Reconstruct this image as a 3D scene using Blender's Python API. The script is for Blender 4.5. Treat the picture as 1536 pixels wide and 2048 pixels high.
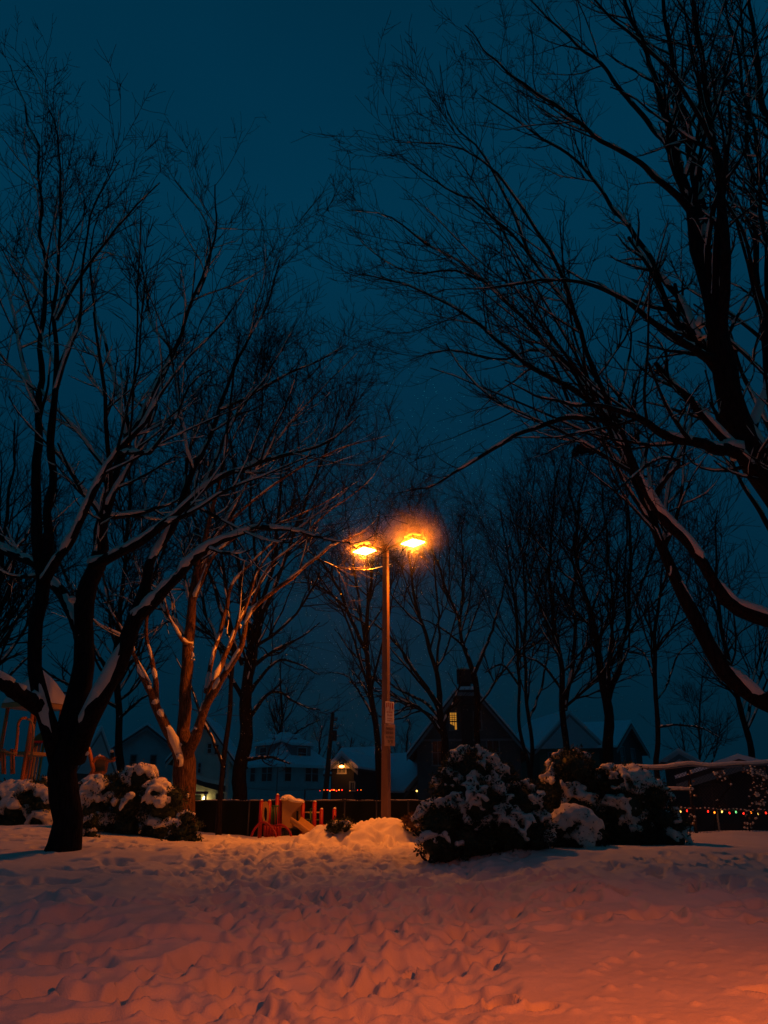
import bpy, bmesh, math, random
import numpy as np
from mathutils import Vector, Matrix, noise as mnoise

for o in list(bpy.data.objects):
    bpy.data.objects.remove(o)
scene = bpy.context.scene
COL = scene.collection
R = math.radians

# ------------------------------------------------------------------ camera
EYE = 1.5
PITCH = R(21.0)
FPX = 1500.0            # focal length in pixels of the 1536 x 2048 frame
cam_d = bpy.data.cameras.new('camera')
cam_d.sensor_fit = 'VERTICAL'
cam_d.sensor_height = 36.0
cam_d.lens = 36.0 * FPX / 2048.0
cam_d.clip_start = 0.1
cam_d.clip_end = 3000
cam = bpy.data.objects.new('camera', cam_d)
cam.location = (0, 0, EYE)
cam.rotation_euler = (R(90) + PITCH, 0, 0)
COL.objects.link(cam)
scene.camera = cam

# ------------------------------------------------------------------ sky
world = bpy.data.worlds.new('World')
scene.world = world
world.use_nodes = True
nt = world.node_tree
nt.nodes.clear()
wo = nt.nodes.new('ShaderNodeOutputWorld')
bg = nt.nodes.new('ShaderNodeBackground')
geo = nt.nodes.new('ShaderNodeTexCoord')
sep = nt.nodes.new('ShaderNodeSeparateXYZ')
ramp = nt.nodes.new('ShaderNodeValToRGB')
cr = ramp.color_ramp
cr.elements[0].position = 0.0
cr.elements[0].color = (0.0003, 0.0140, 0.0270, 1)
cr.elements[1].position = 1.0
cr.elements[1].color = (0.0003, 0.0175, 0.0350, 1)
for pos_, col_ in ((0.105, (0.0003, 0.0158, 0.0310, 1)), (0.30, (0.0003, 0.0205, 0.0430, 1)), (0.49, (0.0003, 0.0250, 0.0535, 1)),
                   (0.65, (0.0003, 0.0320, 0.0680, 1)), (0.79, (0.0003, 0.0285, 0.0610, 1))):
    e = cr.elements.new(pos_)
    e.color = col_
ns = nt.nodes.new('ShaderNodeTexNoise')
ns.inputs['Scale'].default_value = 2.2
ns.inputs['Detail'].default_value = 4
mr = nt.nodes.new('ShaderNodeMapRange')
mr.inputs['From Min'].default_value = 0.3
mr.inputs['From Max'].default_value = 0.7
mr.inputs['To Min'].default_value = 0.93
mr.inputs['To Max'].default_value = 1.07
nt.links.new(geo.outputs['Generated'], sep.inputs[0])
nt.links.new(geo.outputs['Generated'], ns.inputs['Vector'])
nt.links.new(sep.outputs['Z'], ramp.inputs[0])
nt.links.new(ns.outputs['Fac'], mr.inputs['Value'])
nt.links.new(ramp.outputs[0], bg.inputs['Color'])
nt.links.new(mr.outputs[0], bg.inputs['Strength'])
nt.links.new(bg.outputs[0], wo.inputs['Surface'])

scene.view_settings.view_transform = 'Standard'
scene.view_settings.look = 'None'
scene.view_settings.exposure = 0.0
scene.view_settings.gamma = 1.0
scene.view_settings.use_curve_mapping = False
scene.cycles.use_denoising = True
scene.cycles.max_bounces = 5
scene.cycles.diffuse_bounces = 3
scene.cycles.glossy_bounces = 2
scene.cycles.transmission_bounces = 3
scene.cycles.volume_bounces = 0
scene.cycles.sample_clamp_indirect = 3.0

LAMP_R = 75.0           # radiance of the sodium lenses (red channel)
LAMP_COL = (1.0, 0.19, 0.006)
LAMP2_R = 45.0
LAMP_W = 950.0         # beam of each of the two lamp heads
LAMP2_W = 1600.0
LAMP2_COL = (1.0, 0.135, 0.004)
HAZE_DENSITY = 0.0006

# ------------------------------------------------------------------ helpers
rng = np.random.default_rng(7)
random.seed(7)
CP, SP = math.cos(PITCH), math.sin(PITCH)


def P(u, v, Y):
    """world point seen at pixel (u, v) of the photo, at distance Y along the ground axis"""
    x = (u - 768) / FPX
    y = (1024 - v) / FPX
    dy = CP - y * SP
    dz = SP + y * CP
    return Vector((x / dy * Y, Y, EYE + dz / dy * Y))


def px(v, Y):
    """metres per photo pixel at row v and distance Y"""
    return Y / (CP - (1024 - v) / FPX * SP) / FPX


def principled(name, color, rough=0.7, **kw):
    m = bpy.data.materials.new(name)
    m.use_nodes = True
    b = m.node_tree.nodes['Principled BSDF']
    b.inputs['Base Color'].default_value = (*color, 1)
    b.inputs['Roughness'].default_value = rough
    for k, val in kw.items():
        b.inputs[k].default_value = val
    return m


def noisy(name, c1, c2, scale=4.0, rough=0.8, bump=0.0, bscale=20.0, stretch=(1, 1, 1), detail=5, bdist=0.02, spec=0.3):
    m = principled(name, c1, rough)
    n = m.node_tree
    b = n.nodes['Principled BSDF']
    b.inputs['Specular IOR Level'].default_value = spec
    tc = n.nodes.new('ShaderNodeTexCoord')
    mp = n.nodes.new('ShaderNodeMapping')
    mp.inputs['Scale'].default_value = stretch
    t = n.nodes.new('ShaderNodeTexNoise')
    t.inputs['Scale'].default_value = scale
    t.inputs['Detail'].default_value = detail
    r = n.nodes.new('ShaderNodeValToRGB')
    r.color_ramp.elements[0].position = 0.35
    r.color_ramp.elements[0].color = (*c1, 1)
    r.color_ramp.elements[1].position = 0.65
    r.color_ramp.elements[1].color = (*c2, 1)
    n.links.new(tc.outputs['Object'], mp.inputs[0])
    n.links.new(mp.outputs[0], t.inputs['Vector'])
    n.links.new(t.outputs['Fac'], r.inputs[0])
    n.links.new(r.outputs[0], b.inputs['Base Color'])
    if bump:
        t2 = n.nodes.new('ShaderNodeTexNoise')
        t2.inputs['Scale'].default_value = bscale
        t2.inputs['Detail'].default_value = 6
        bp = n.nodes.new('ShaderNodeBump')
        bp.inputs['Strength'].default_value = bump
        bp.inputs['Distance'].default_value = bdist
        n.links.new(mp.outputs[0], t2.inputs['Vector'])
        n.links.new(t2.outputs['Fac'], bp.inputs['Height'])
        n.links.new(bp.outputs[0], b.inputs['Normal'])
    return m


def emitter(name, color, strength):
    m = bpy.data.materials.new(name)
    m.use_nodes = True
    n = m.node_tree
    n.nodes.clear()
    o = n.nodes.new('ShaderNodeOutputMaterial')
    e_ = n.nodes.new('ShaderNodeEmission')
    e_.inputs['Color'].default_value = (*color, 1)
    e_.inputs['Strength'].default_value = strength
    n.links.new(e_.outputs[0], o.inputs['Surface'])
    return m


M = {}
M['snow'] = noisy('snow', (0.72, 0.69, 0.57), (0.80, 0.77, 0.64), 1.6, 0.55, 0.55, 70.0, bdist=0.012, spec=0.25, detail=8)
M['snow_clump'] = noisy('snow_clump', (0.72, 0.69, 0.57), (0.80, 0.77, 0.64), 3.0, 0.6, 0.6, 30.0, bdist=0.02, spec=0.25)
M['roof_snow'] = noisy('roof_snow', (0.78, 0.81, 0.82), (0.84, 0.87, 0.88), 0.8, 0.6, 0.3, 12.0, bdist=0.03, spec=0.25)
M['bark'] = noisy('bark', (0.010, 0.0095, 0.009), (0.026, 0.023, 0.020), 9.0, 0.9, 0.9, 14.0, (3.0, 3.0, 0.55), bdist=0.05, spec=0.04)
M['lit_bark'] = noisy('lit_bark', (0.07, 0.036, 0.016), (0.27, 0.145, 0.065), 12.0, 0.9, 1.0, 16.0, (3.0, 3.0, 0.4), bdist=0.10, spec=0.05)  # brighter orange copy of the bark, lamplight put into its colour
M['twig'] = principled('twig', (0.014, 0.012, 0.011), 0.95, **{'Specular IOR Level': 0.03})
M['needle'] = noisy('needle', (0.016, 0.035, 0.016), (0.045, 0.075, 0.03), 5.0, 0.6)
M['brown_leaf'] = noisy('brown_leaf', (0.10, 0.06, 0.03), (0.18, 0.11, 0.05), 5.0, 0.8)
M['pole_paint'] = noisy('pole_paint', (0.15, 0.085, 0.05), (0.24, 0.14, 0.085), 5.0, 0.55, 0.25, 60.0, (1, 1, 0.15), bdist=0.004)
M['housing'] = principled('housing', (0.05, 0.04, 0.035), 0.5)
M['red_plastic'] = noisy('red_plastic', (0.24, 0.012, 0.010), (0.32, 0.018, 0.012), 3.0, 0.45)
M['tan_plastic'] = noisy('tan_plastic', (0.40, 0.25, 0.08), (0.48, 0.30, 0.10), 2.0, 0.5)
M['orange_plastic'] = noisy('orange_plastic', (0.55, 0.16, 0.03), (0.62, 0.2, 0.04), 2.0, 0.5)
M['green_metal'] = principled('green_metal', (0.02, 0.09, 0.03), 0.5)
M['grey_metal'] = principled('grey_metal', (0.22, 0.22, 0.22), 0.45, Metallic=0.6)
M['dark_metal'] = principled('dark_metal', (0.02, 0.022, 0.022), 0.55)
M['beige_rail'] = principled('beige_rail', (0.5, 0.38, 0.22), 0.5)
M['fence_dark'] = noisy('fence_dark', (0.004, 0.006, 0.006), (0.010, 0.013, 0.012), 2.0, 0.9, 0.2, 9.0, (1, 1, 0.2), spec=0.02)
M['sign_white'] = noisy('sign_white', (0.55, 0.50, 0.45), (0.66, 0.62, 0.56), 3.0, 0.5)
M['sign_red'] = principled('sign_red', (0.30, 0.03, 0.02), 0.5)
M['sign_ink'] = principled('sign_ink', (0.03, 0.03, 0.03), 0.5)
M['wood'] = noisy('wood', (0.06, 0.04, 0.028), (0.11, 0.075, 0.05), 6.0, 0.85, 0.4, 20.0, (3, 3, 0.3))
M['white_siding'] = noisy('white_siding', (0.42, 0.47, 0.46), (0.50, 0.55, 0.54), 1.5, 0.75)
M['cream_siding'] = noisy('cream_siding', (0.58, 0.57, 0.46), (0.66, 0.65, 0.54), 1.5, 0.75)
M['grey_siding'] = noisy('grey_siding', (0.06, 0.08, 0.078), (0.09, 0.11, 0.105), 1.5, 0.8)
M['green_siding'] = noisy('green_siding', (0.04, 0.095, 0.055), (0.06, 0.12, 0.075), 1.5, 0.8)
M['dark_siding'] = noisy('dark_siding', (0.02, 0.025, 0.025), (0.035, 0.04, 0.038), 1.5, 0.8)
M['trim'] = noisy('trim', (0.42, 0.44, 0.42), (0.5, 0.52, 0.5), 2.0, 0.7)
M['dim_trim'] = noisy('dim_trim', (0.16, 0.19, 0.19), (0.2, 0.23, 0.22), 2.0, 0.7)
M['brick_dark'] = noisy('brick_dark', (0.02, 0.017, 0.015), (0.045, 0.035, 0.03), 12.0, 0.9, 0.5, 30.0)
M['shingle'] = noisy('shingle', (0.03, 0.03, 0.032), (0.05, 0.05, 0.05), 8.0, 0.9, 0.4, 30.0)
M['pane'] = principled('pane', (0.012, 0.016, 0.018), 0.25)
M['lens'] = emitter('lens', (1.0, 0.33, 0.045), LAMP_R)
M['lens_second'] = emitter('lens_second', LAMP2_COL, 4.0)
M['added_rim'] = emitter('added_rim', (1.0, 0.19, 0.008), 380.0)  # added glow beside the lens that lights the flakes about the heads
M['lit_pane'] = emitter('lit_pane', (1.0, 0.40, 0.045), 0.42)
M['garage_lamp'] = emitter('garage_lamp', (1.0, 0.27, 0.03), 32.0)
M['porch_lamp'] = emitter('porch_lamp', (1.0, 0.72, 0.22), 9.0)
M['bulb_red'] = emitter('bulb_red', (1.0, 0.02, 0.01), 4.0)
M['bulb_orange'] = emitter('bulb_orange', (1.0, 0.2, 0.01), 4.0)
M['bulb_yellow'] = emitter('bulb_yellow', (1.0, 0.6, 0.12), 3.5)
M['bulb_green'] = emitter('bulb_green', (0.25, 1.0, 0.3), 2.2)
M['awning_red'] = principled('awning_red', (0.4, 0.04, 0.03), 0.6)
M['curtain'] = principled('curtain', (0.3, 0.2, 0.1), 0.9)


def tag(o, label=None, cat=None, group=None, kind=None):
    if label: o['label'] = label
    if cat: o['category'] = cat
    if group: o['group'] = group
    if kind: o['kind'] = kind
    return o


def thing(name, label, cat, loc=(0, 0, 0), rotz=0.0, group=None):
    o = bpy.data.objects.new(name, None)
    o.empty_display_size = 0.3
    o.location = loc
    o.rotation_euler = (0, 0, rotz)
    COL.objects.link(o)
    bpy.context.view_layer.update() if False else None
    return tag(o, label, cat, group)


def link(name, me, parent=None, mat=None, kind=None, world_space=True):
    """one mesh object; with world_space its vertices are in world coordinates even under a moved parent"""
    if mat is not None:
        me.materials.append(mat)
    o = bpy.data.objects.new(name, me)
    COL.objects.link(o)
    if parent is not None:
        o.parent = parent
        if world_space:
            chain = Matrix.LocRotScale(parent.location, parent.rotation_euler, parent.scale) if parent.type == 'EMPTY' else Matrix.Identity(4)
            o.matrix_parent_inverse = chain.inverted()
    if kind or name == 'snow_cap': o['kind'] = kind or 'stuff'
    return o


def np_mesh(name, verts, quads=None, tris=None, smooth=True):
    me = bpy.data.meshes.new(name)
    verts = np.asarray(verts, dtype=np.float32)
    me.vertices.add(len(verts))
    me.vertices.foreach_set('co', verts.ravel())
    parts, starts, tot = [], [], 0
    nq = 0 if quads is None else len(quads)
    ntr = 0 if tris is None else len(tris)
    if nq:
        parts.append(np.asarray(quads, dtype=np.int32).ravel())
        starts.append(np.arange(nq, dtype=np.int32) * 4)
    if ntr:
        parts.append(np.asarray(tris, dtype=np.int32).ravel())
        starts.append(nq * 4 + np.arange(ntr, dtype=np.int32) * 3)
    loops = np.concatenate(parts)
    me.loops.add(len(loops))
    me.loops.foreach_set('vertex_index', loops)
    me.polygons.add(nq + ntr)
    me.polygons.foreach_set('loop_start', np.concatenate(starts))
    if smooth:
        me.polygons.foreach_set('use_smooth', np.ones(nq + ntr, dtype=bool))
    me.update(calc_edges=True)
    me.validate()
    return me


def bm_mesh(name, bm, smooth=False):
    me = bpy.data.meshes.new(name)
    bmesh.ops.recalc_face_normals(bm, faces=bm.faces[:])
    bm.to_mesh(me)
    bm.free()
    if smooth:
        me.polygons.foreach_set('use_smooth', np.ones(len(me.polygons), dtype=bool))
    return me


def box_bm(bm, c, s, rot=None, bevel=0.0):
    mat = Matrix.Translation(Vector(c))
    if rot is not None:
        mat = mat @ rot
    mat = mat @ Matrix.Diagonal((s[0], s[1], s[2], 1))
    r = bmesh.ops.create_cube(bm, size=1.0, matrix=mat)
    if bevel:
        es = list({e for v in r['verts'] for e in v.link_edges})
        bmesh.ops.bevel(bm, geom=es, offset=bevel, segments=1, affect='EDGES')
    return bm


def box(name, c, s, mat, parent, rot=None, bevel=0.0, ws=True):
    bm = bmesh.new()
    box_bm(bm, c, s, rot, bevel)
    return link(name, bm_mesh(name, bm), parent, mat, world_space=ws)


def prism(name, pts2, depth, mat, parent, frame, ws=True, bevel=0.0):
    """polygon pts2 (in the frame's x/z plane) extruded along the frame's y by depth"""
    bm = bmesh.new()
    f = [bm.verts.new(frame @ Vector((a, 0, b))) for a, b in pts2]
    g = [bm.verts.new(frame @ Vector((a, depth, b))) for a, b in pts2]
    n = len(f)
    bm.faces.new(f)
    bm.faces.new(g[::-1])
    for i in range(n):
        bm.faces.new((f[i], g[i], g[(i + 1) % n], f[(i + 1) % n]))
    bmesh.ops.triangulate(bm, faces=[x for x in bm.faces if len(x.verts) > 4])
    return link(name, bm_mesh(name, bm), parent, mat, world_space=ws)


# ---- tubes -----------------------------------------------------------
def tube_arrays(pts, rad, sides, seed=0, rough=0.0, closed_tip=True):
    """pts (N,K,3), rad (N,K) -> verts, quads"""
    N, K, _ = pts.shape
    tan = np.empty_like(pts)
    tan[:, 1:-1] = pts[:, 2:] - pts[:, :-2]
    tan[:, 0] = pts[:, 1] - pts[:, 0]
    tan[:, -1] = pts[:, -1] - pts[:, -2]
    tan /= np.linalg.norm(tan, axis=2, keepdims=True) + 1e-9
    mean = pts[:, -1] - pts[:, 0]
    mean /= np.linalg.norm(mean, axis=1, keepdims=True) + 1e-9
    ref = np.where(np.abs(mean[:, 2:3]) < 0.8, np.array([[0, 0, 1.0]]), np.array([[1.0, 0, 0]]))
    ref = np.repeat(ref[:, None, :], K, axis=1)
    U = ref - (ref * tan).sum(2, keepdims=True) * tan
    U /= np.linalg.norm(U, axis=2, keepdims=True) + 1e-9
    V = np.cross(tan, U)
    ang = np.arange(sides) * 2 * np.pi / sides
    rr = rad[:, :, None] * np.ones(sides)[None, None, :]
    if rough:
        g = np.random.default_rng(seed)
        rr = rr * (1 + rough * g.standard_normal(rr.shape))
    ring = (U[:, :, None, :] * np.cos(ang)[None, None, :, None] + V[:, :, None, :] * np.sin(ang)[None, None, :, None])
    verts = pts[:, :, None, :] + ring * rr[..., None]
    verts = verts.reshape(-1, 3)
    base = (np.arange(N) * K * sides)[:, None, None]
    k = (np.arange(K - 1) * sides)[None, :, None]
    s = np.arange(sides)[None, None, :]
    s2 = (np.arange(sides) + 1) % sides
    s2 = s2[None, None, :]
    a = base + k + s
    b = base + k + s2
    c = base + k + sides + s2
    d = base + k + sides + s
    quads = np.stack([a, b, c, d], axis=-1).reshape(-1, 4)
    caps = None
    if closed_tip and sides >= 4:
        end = np.arange(N) * K * sides + (K - 1) * sides
        start = np.arange(N) * K * sides
        tl = []
        for i in range(1, sides - 1):
            tl.append(np.stack([end, end + i, end + i + 1], 1))
            tl.append(np.stack([start, start + i + 1, start + i], 1))
        caps = np.concatenate(tl)
    return verts, quads, caps


def merge_arrays(items):
    V, Q, T, off = [], [], [], 0
    for v, q, t in items:
        V.append(v)
        if q is not None and len(q): Q.append(q + off)
        if t is not None and len(t): T.append(t + off)
        off += len(v)
    return np.concatenate(V), (np.concatenate(Q) if Q else None), (np.concatenate(T) if T else None)


def tubes(name, sets, mat, parent=None, kind=None, seed=0):
    items = []
    for i, (pts, rad, sides, rough) in enumerate(sets):
        if len(pts): items.append(tube_arrays(np.asarray(pts, float), np.asarray(rad, float), sides, seed + i, rough))
    v, q, t = merge_arrays(items)
    return link(name, np_mesh(name, v, q, t), parent, mat, kind)


def pipe(name, pts, r, mat, parent, sides=8, n=14, ws=True):
    """a bent pipe through the given points"""
    p = catmull(np.array([list(x) for x in pts], float), n) if len(pts) > 2 else np.array([list(x) for x in pts], float)
    v, q, t = tube_arrays(p[None], np.full((1, len(p)), r), sides)
    return link(name, np_mesh(name, v, q, t), parent, mat, world_space=ws)


def catmull(p, n):
    p = np.asarray(p, float)
    d = np.r_[0, np.cumsum(np.linalg.norm(np.diff(p[:, :3], axis=0), axis=1))]
    d /= d[-1]
    e = np.vstack([2 * p[0] - p[1], p, 2 * p[-1] - p[-2]])
    out = []
    for t in np.linspace(0, 1, n):
        i = min(np.searchsorted(d, t, side='right') - 1, len(p) - 2)
        u = (t - d[i]) / (d[i + 1] - d[i] + 1e-12)
        p0, p1, p2, p3 = e[i], e[i + 1], e[i + 2], e[i + 3]
        out.append(0.5 * (2 * p1 + (p2 - p0) * u + (2 * p0 - 5 * p1 + 4 * p2 - p3) * u * u + (3 * p1 - p0 - 3 * p2 + p3) * u ** 3))
    return np.array(out)


# ---- lumps of snow -----------------------------------------------------
_ico = bmesh.new()
bmesh.ops.create_icosphere(_ico, subdivisions=2, radius=1.0)
_ico.verts.ensure_lookup_table()
ICO_V = np.array([v.co[:] for v in _ico.verts])
ICO_F = np.array([[v.index for v in f.verts] for f in _ico.faces])
_ico.free()
_ico = bmesh.new()
bmesh.ops.create_icosphere(_ico, subdivisions=1, radius=1.0)
_ico.verts.ensure_lookup_table()
ICO1_V = np.array([v.co[:] for v in _ico.verts])
ICO1_F = np.array([[v.index for v in f.verts] for f in _ico.faces])
_ico.free()


def lumps(centers, radii, squash=0.75, seed=1, jitter=0.16):
    """many displaced little balls -> verts, tris"""
    g = np.random.default_rng(seed)
    c = np.asarray(centers, float)
    r = np.asarray(radii, float)
    n = len(c)
    ph = g.uniform(0, 6.28, (n, 3, 1))
    k = g.uniform(1.6, 3.2, (n, 3, 1))
    w = ICO_V.T[None]
    d = 1 + jitter * (np.sin(k * w + ph)).sum(1) / 1.5 + g.normal(0, 0.035, (n, len(ICO_V)))
    rr = np.asarray(r)
    if rr.ndim == 1: rr = np.stack([rr, rr, rr * squash], 1)
    v = c[:, None, :] + ICO_V[None] * d[..., None] * rr[:, None, :]
    t = (np.arange(n) * len(ICO_V))[:, None, None] + ICO_F[None]
    return v.reshape(-1, 3), None, t.reshape(-1, 3)


def remeshed(name, v, t, voxel, mat, parent, kind=None, smooth=2):
    me = np_mesh(name + '_raw', v, None, t)
    o = bpy.data.objects.new('tmp', me)
    COL.objects.link(o)
    m1 = o.modifiers.new('r', 'REMESH')
    m1.mode = 'VOXEL'
    m1.voxel_size = voxel
    if smooth:
        m2 = o.modifiers.new('s', 'SMOOTH')
        m2.factor = 0.5
        m2.iterations = smooth
    dg = bpy.context.evaluated_depsgraph_get()
    me2 = bpy.data.meshes.new_from_object(o.evaluated_get(dg))
    me2.name = name
    bpy.data.objects.remove(o)
    bpy.data.meshes.remove(me)
    me2.polygons.foreach_set('use_smooth', np.ones(len(me2.polygons), dtype=bool))
    me2.materials.clear()
    return link(name, me2, parent, mat, kind)


# ------------------------------------------------------------------ ground
def vnoise(x, y, seed=0):
    x = np.asarray(x, float); y = np.asarray(y, float)
    xi = np.floor(x).astype(np.int64); yi = np.floor(y).astype(np.int64)
    xf = x - xi; yf = y - yi
    xf = xf * xf * xf * (xf * (xf * 6 - 15) + 10)
    yf = yf * yf * yf * (yf * (yf * 6 - 15) + 10)

    def h(a, b):
        n = (a * 374761393 + b * 668265263 + seed * 974711) & 0x7fffffff
        n = ((n ^ (n >> 13)) * 1274126177) & 0x7fffffff
        return ((n ^ (n >> 16)) & 0xffff) / 65535.0
    return (h(xi, yi) * (1 - xf) + h(xi + 1, yi) * xf) * (1 - yf) + (h(xi, yi + 1) * (1 - xf) + h(xi + 1, yi + 1) * xf) * yf - 0.5


GY = np.array([-200, -60, 0, 5, 7, 10, 14, 18, 20, 22.5, 26, 32, 45, 80, 3000], float)
GZ = np.array([-0.3, -0.2, -0.05, 0.0, 0.12, 0.42, 0.69, 0.70, 0.66, 0.55, 0.36, 0.22, 0.1, 0.0, 0.0], float)


def sstep(a, b, x):
    t = np.clip((np.asarray(x, float) - a) / (b - a), 0, 1)
    return t * t * (3 - 2 * t)


def smooth_interp(y):
    # piecewise-linear profile, softened by averaging
    return sum(np.interp(np.asarray(y, float) + d, GY, GZ) for d in (-1.2, -0.6, 0, 0.6, 1.2)) / 5


def base_height(x, y):
    x = np.asarray(x, float); y = np.asarray(y, float)
    z = smooth_interp(y)
    z = z + 0.24 * sstep(-4.0, -8.0, x) * sstep(13, 19, y) * (1 - sstep(26, 40, y))
    z = z + 0.10 * sstep(4.0, 8.0, x) * sstep(16, 21, y) * (1 - sstep(24, 34, y))
    z = z + 0.05 * sstep(1.0, 4.0, x) * (1 - sstep(9, 13, y))
    # long mound with a buried shrub at the lamp post's foot
    a = P(738, 1660, 18.3)
    e2 = ((x - a.x + 0.12) / np.where(x < a.x - 0.12, 1.32, 1.15)) ** 2 + ((y - 18.5) / 0.95) ** 2
    z = z + 0.385 * np.exp(-(e2 ** 1.7) * 0.9)
    e3 = ((x - a.x - 0.95) / 0.75) ** 2 + ((y - 18.7) / 0.7) ** 2
    z = z + 0.20 * np.exp(-e3 ** 1.3)
    return z


def H(x, y):
    return float(base_height(x, y))


sx = np.concatenate([-np.geomspace(30, 0.66, 36, endpoint=False), np.linspace(-0.66, 0.66, 600), np.geomspace(0.66, 30, 37)[1:]])
ry = [4.5]
while ry[-1] < 23.5:
    ry.append(ry[-1] + 0.0031 * ry[-1])
rows = np.concatenate([np.array([-120, -60, -30, -15, -8, -4, -1, 1, 2, 3, 3.6, 4.1]), np.array(ry), np.geomspace(23.7, 1500, 60)])
Ygrid = np.repeat(rows[:, None], len(sx), 1)
wrow = np.clip(rows, 0, 150) + 3.0
Xgrid = sx[None, :] * wrow[:, None]
Zg = base_height(Xgrid, Ygrid)
near = sstep(2, 4, Ygrid) * (1 - sstep(40, 80, Ygrid))
# soft drifts
Zg += near * (0.10 * vnoise(Xgrid * 0.55, Ygrid * 0.55, 1) + 0.05 * vnoise(Xgrid * 1.3 + 0.4 * Ygrid, Ygrid * 1.1, 2) + 0.018 * vnoise(Xgrid * 3.1, Ygrid * 2.6, 3))
Zg += near * (0.008 * vnoise(Xgrid * 11, Ygrid * 11, 4) + 0.006 * vnoise(Xgrid * 23, Ygrid * 21, 5))
far_roll = sstep(60, 140, Ygrid)
Zg += far_roll * 1.2 * vnoise(Xgrid * 0.01, Ygrid * 0.01, 9)


def path_weight(x, y):
    xc = np.interp(y, [4, 7.5, 9, 11, 14, 18, 22], [-0.6, -0.35, -0.15, -0.35, -0.75, -1.3, -2.0])
    hw = np.interp(y, [4, 7.5, 9, 11, 14, 18, 22], [0.9, 1.4, 1.9, 2.4, 2.8, 2.5, 2.0])
    hw = hw * (1 + 0.3 * vnoise(np.asarray(y) * 0.9, np.asarray(x) * 0.2, 12))
    return 1 - sstep(0.75, 1.1, np.abs(np.asarray(x) - xc) / hw)


pw = path_weight(Xgrid, Ygrid) * near * (1 - sstep(20, 22, Ygrid))
Zg -= 0.10 * pw
Zg += pw * (0.075 * vnoise(Xgrid * 2.3, Ygrid * 2.4, 21) + 0.045 * vnoise(Xgrid * 6.0, Ygrid * 6.5, 22))
# broken crust to the right of the path
rw = sstep(0.5, 2.0, Xgrid) * sstep(8.6, 10.2, Ygrid) * (1 - sstep(13.0, 15.5, Ygrid))
Zg += rw * (0.12 * np.abs(vnoise(Xgrid * 2.3, Ygrid * 1.9, 31)) + 0.05 * vnoise(Xgrid * 4.5 + Ygrid, Ygrid * 3.5, 32))
lw = sstep(-0.5, -2.0, Xgrid) * (1 - sstep(11, 15, Ygrid)) * sstep(3, 5, Ygrid)
Zg += lw * (0.13 * vnoise(Xgrid * 1.1, Ygrid * 1.1, 41) + 0.05 * vnoise(Xgrid * 4.0, Ygrid * 3.4, 42))


def stamp(x, y, a, b, rot, depth, rim=0.3, power=2.0):
    """press an oval footprint (positive depth) or leave a lump (negative) in the snow"""
    reach = max(a, b) * 2.1
    i0, i1 = np.searchsorted(rows, [y - reach, y + reach])
    if i1 <= i0: return
    w0 = max(y, 0) + 3.0
    j0, j1 = np.searchsorted(sx, [(x - reach) / w0 - 0.02, (x + reach) / w0 + 0.02])
    X = Xgrid[i0:i1, j0:j1] - x
    Y_ = Ygrid[i0:i1, j0:j1] - y
    c, s_ = math.cos(rot), math.sin(rot)
    d = np.sqrt(((X * c + Y_ * s_) / a) ** 2 + ((-X * s_ + Y_ * c) / b) ** 2)
    d = d * (1 + 0.35 * vnoise(X * 9 + x * 7, Y_ * 9 + y * 5, 55))
    pit = -depth * np.exp(-(d ** (2 * power)))
    ring = depth * rim * np.exp(-((d - 1.25) / 0.28) ** 2)
    Zg[i0:i1, j0:j1] += pit + ring


g = np.random.default_rng(11)
for _ in range(1700):            # trampled way
    y = g.uniform(6.4, 20.5)
    x = g.uniform(-4.2, 2.2)
    if g.uniform() > float(path_weight(x, y)): continue
    stamp(x, y, g.uniform(0.13, 0.24), g.uniform(0.09, 0.15), g.uniform(0, 3.14) if g.uniform() < 0.85 else g.normal(1.5, 0.45), g.uniform(0.025, 0.08), g.uniform(0.2, 0.55), 1.5)
for _ in range(2600):            # crumbs and clods kicked up along the way
    y = g.uniform(6.0, 20.0)
    x = g.uniform(-4.2, 2.6)
    if g.uniform() > 0.15 + float(path_weight(x, y)): continue
    s_ = g.uniform(0.02, 0.055)
    stamp(x, y, s_ * 1.3, s_, g.uniform(0, 3), -s_ * g.uniform(0.35, 0.75), 0.0, 1.6)
for _ in range(210):             # single deep steps in the smoother snow on the left
    y = g.uniform(6.2, 17.5)
    x = -g.uniform(0.9, 0.62 * y)
    if float(path_weight(x, y)) > 0.4: continue
    stamp(x, y, g.uniform(0.16, 0.32), g.uniform(0.10, 0.17), g.normal(0.1, 0.7), g.uniform(0.06, 0.14), g.uniform(0.1, 0.35), 1.8)
for _ in range(210):             # lumpy band under the shrubs on the right
    y = g.uniform(8.6, 14.0)
    x = g.uniform(0.6, 0.60 * y)
    if float(path_weight(x, y)) > 0.4: continue
    stamp(x, y, g.uniform(0.10, 0.24), g.uniform(0.07, 0.13), g.normal(0.5, 0.8), g.uniform(0.04, 0.13), g.uniform(0.1, 0.5))
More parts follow.
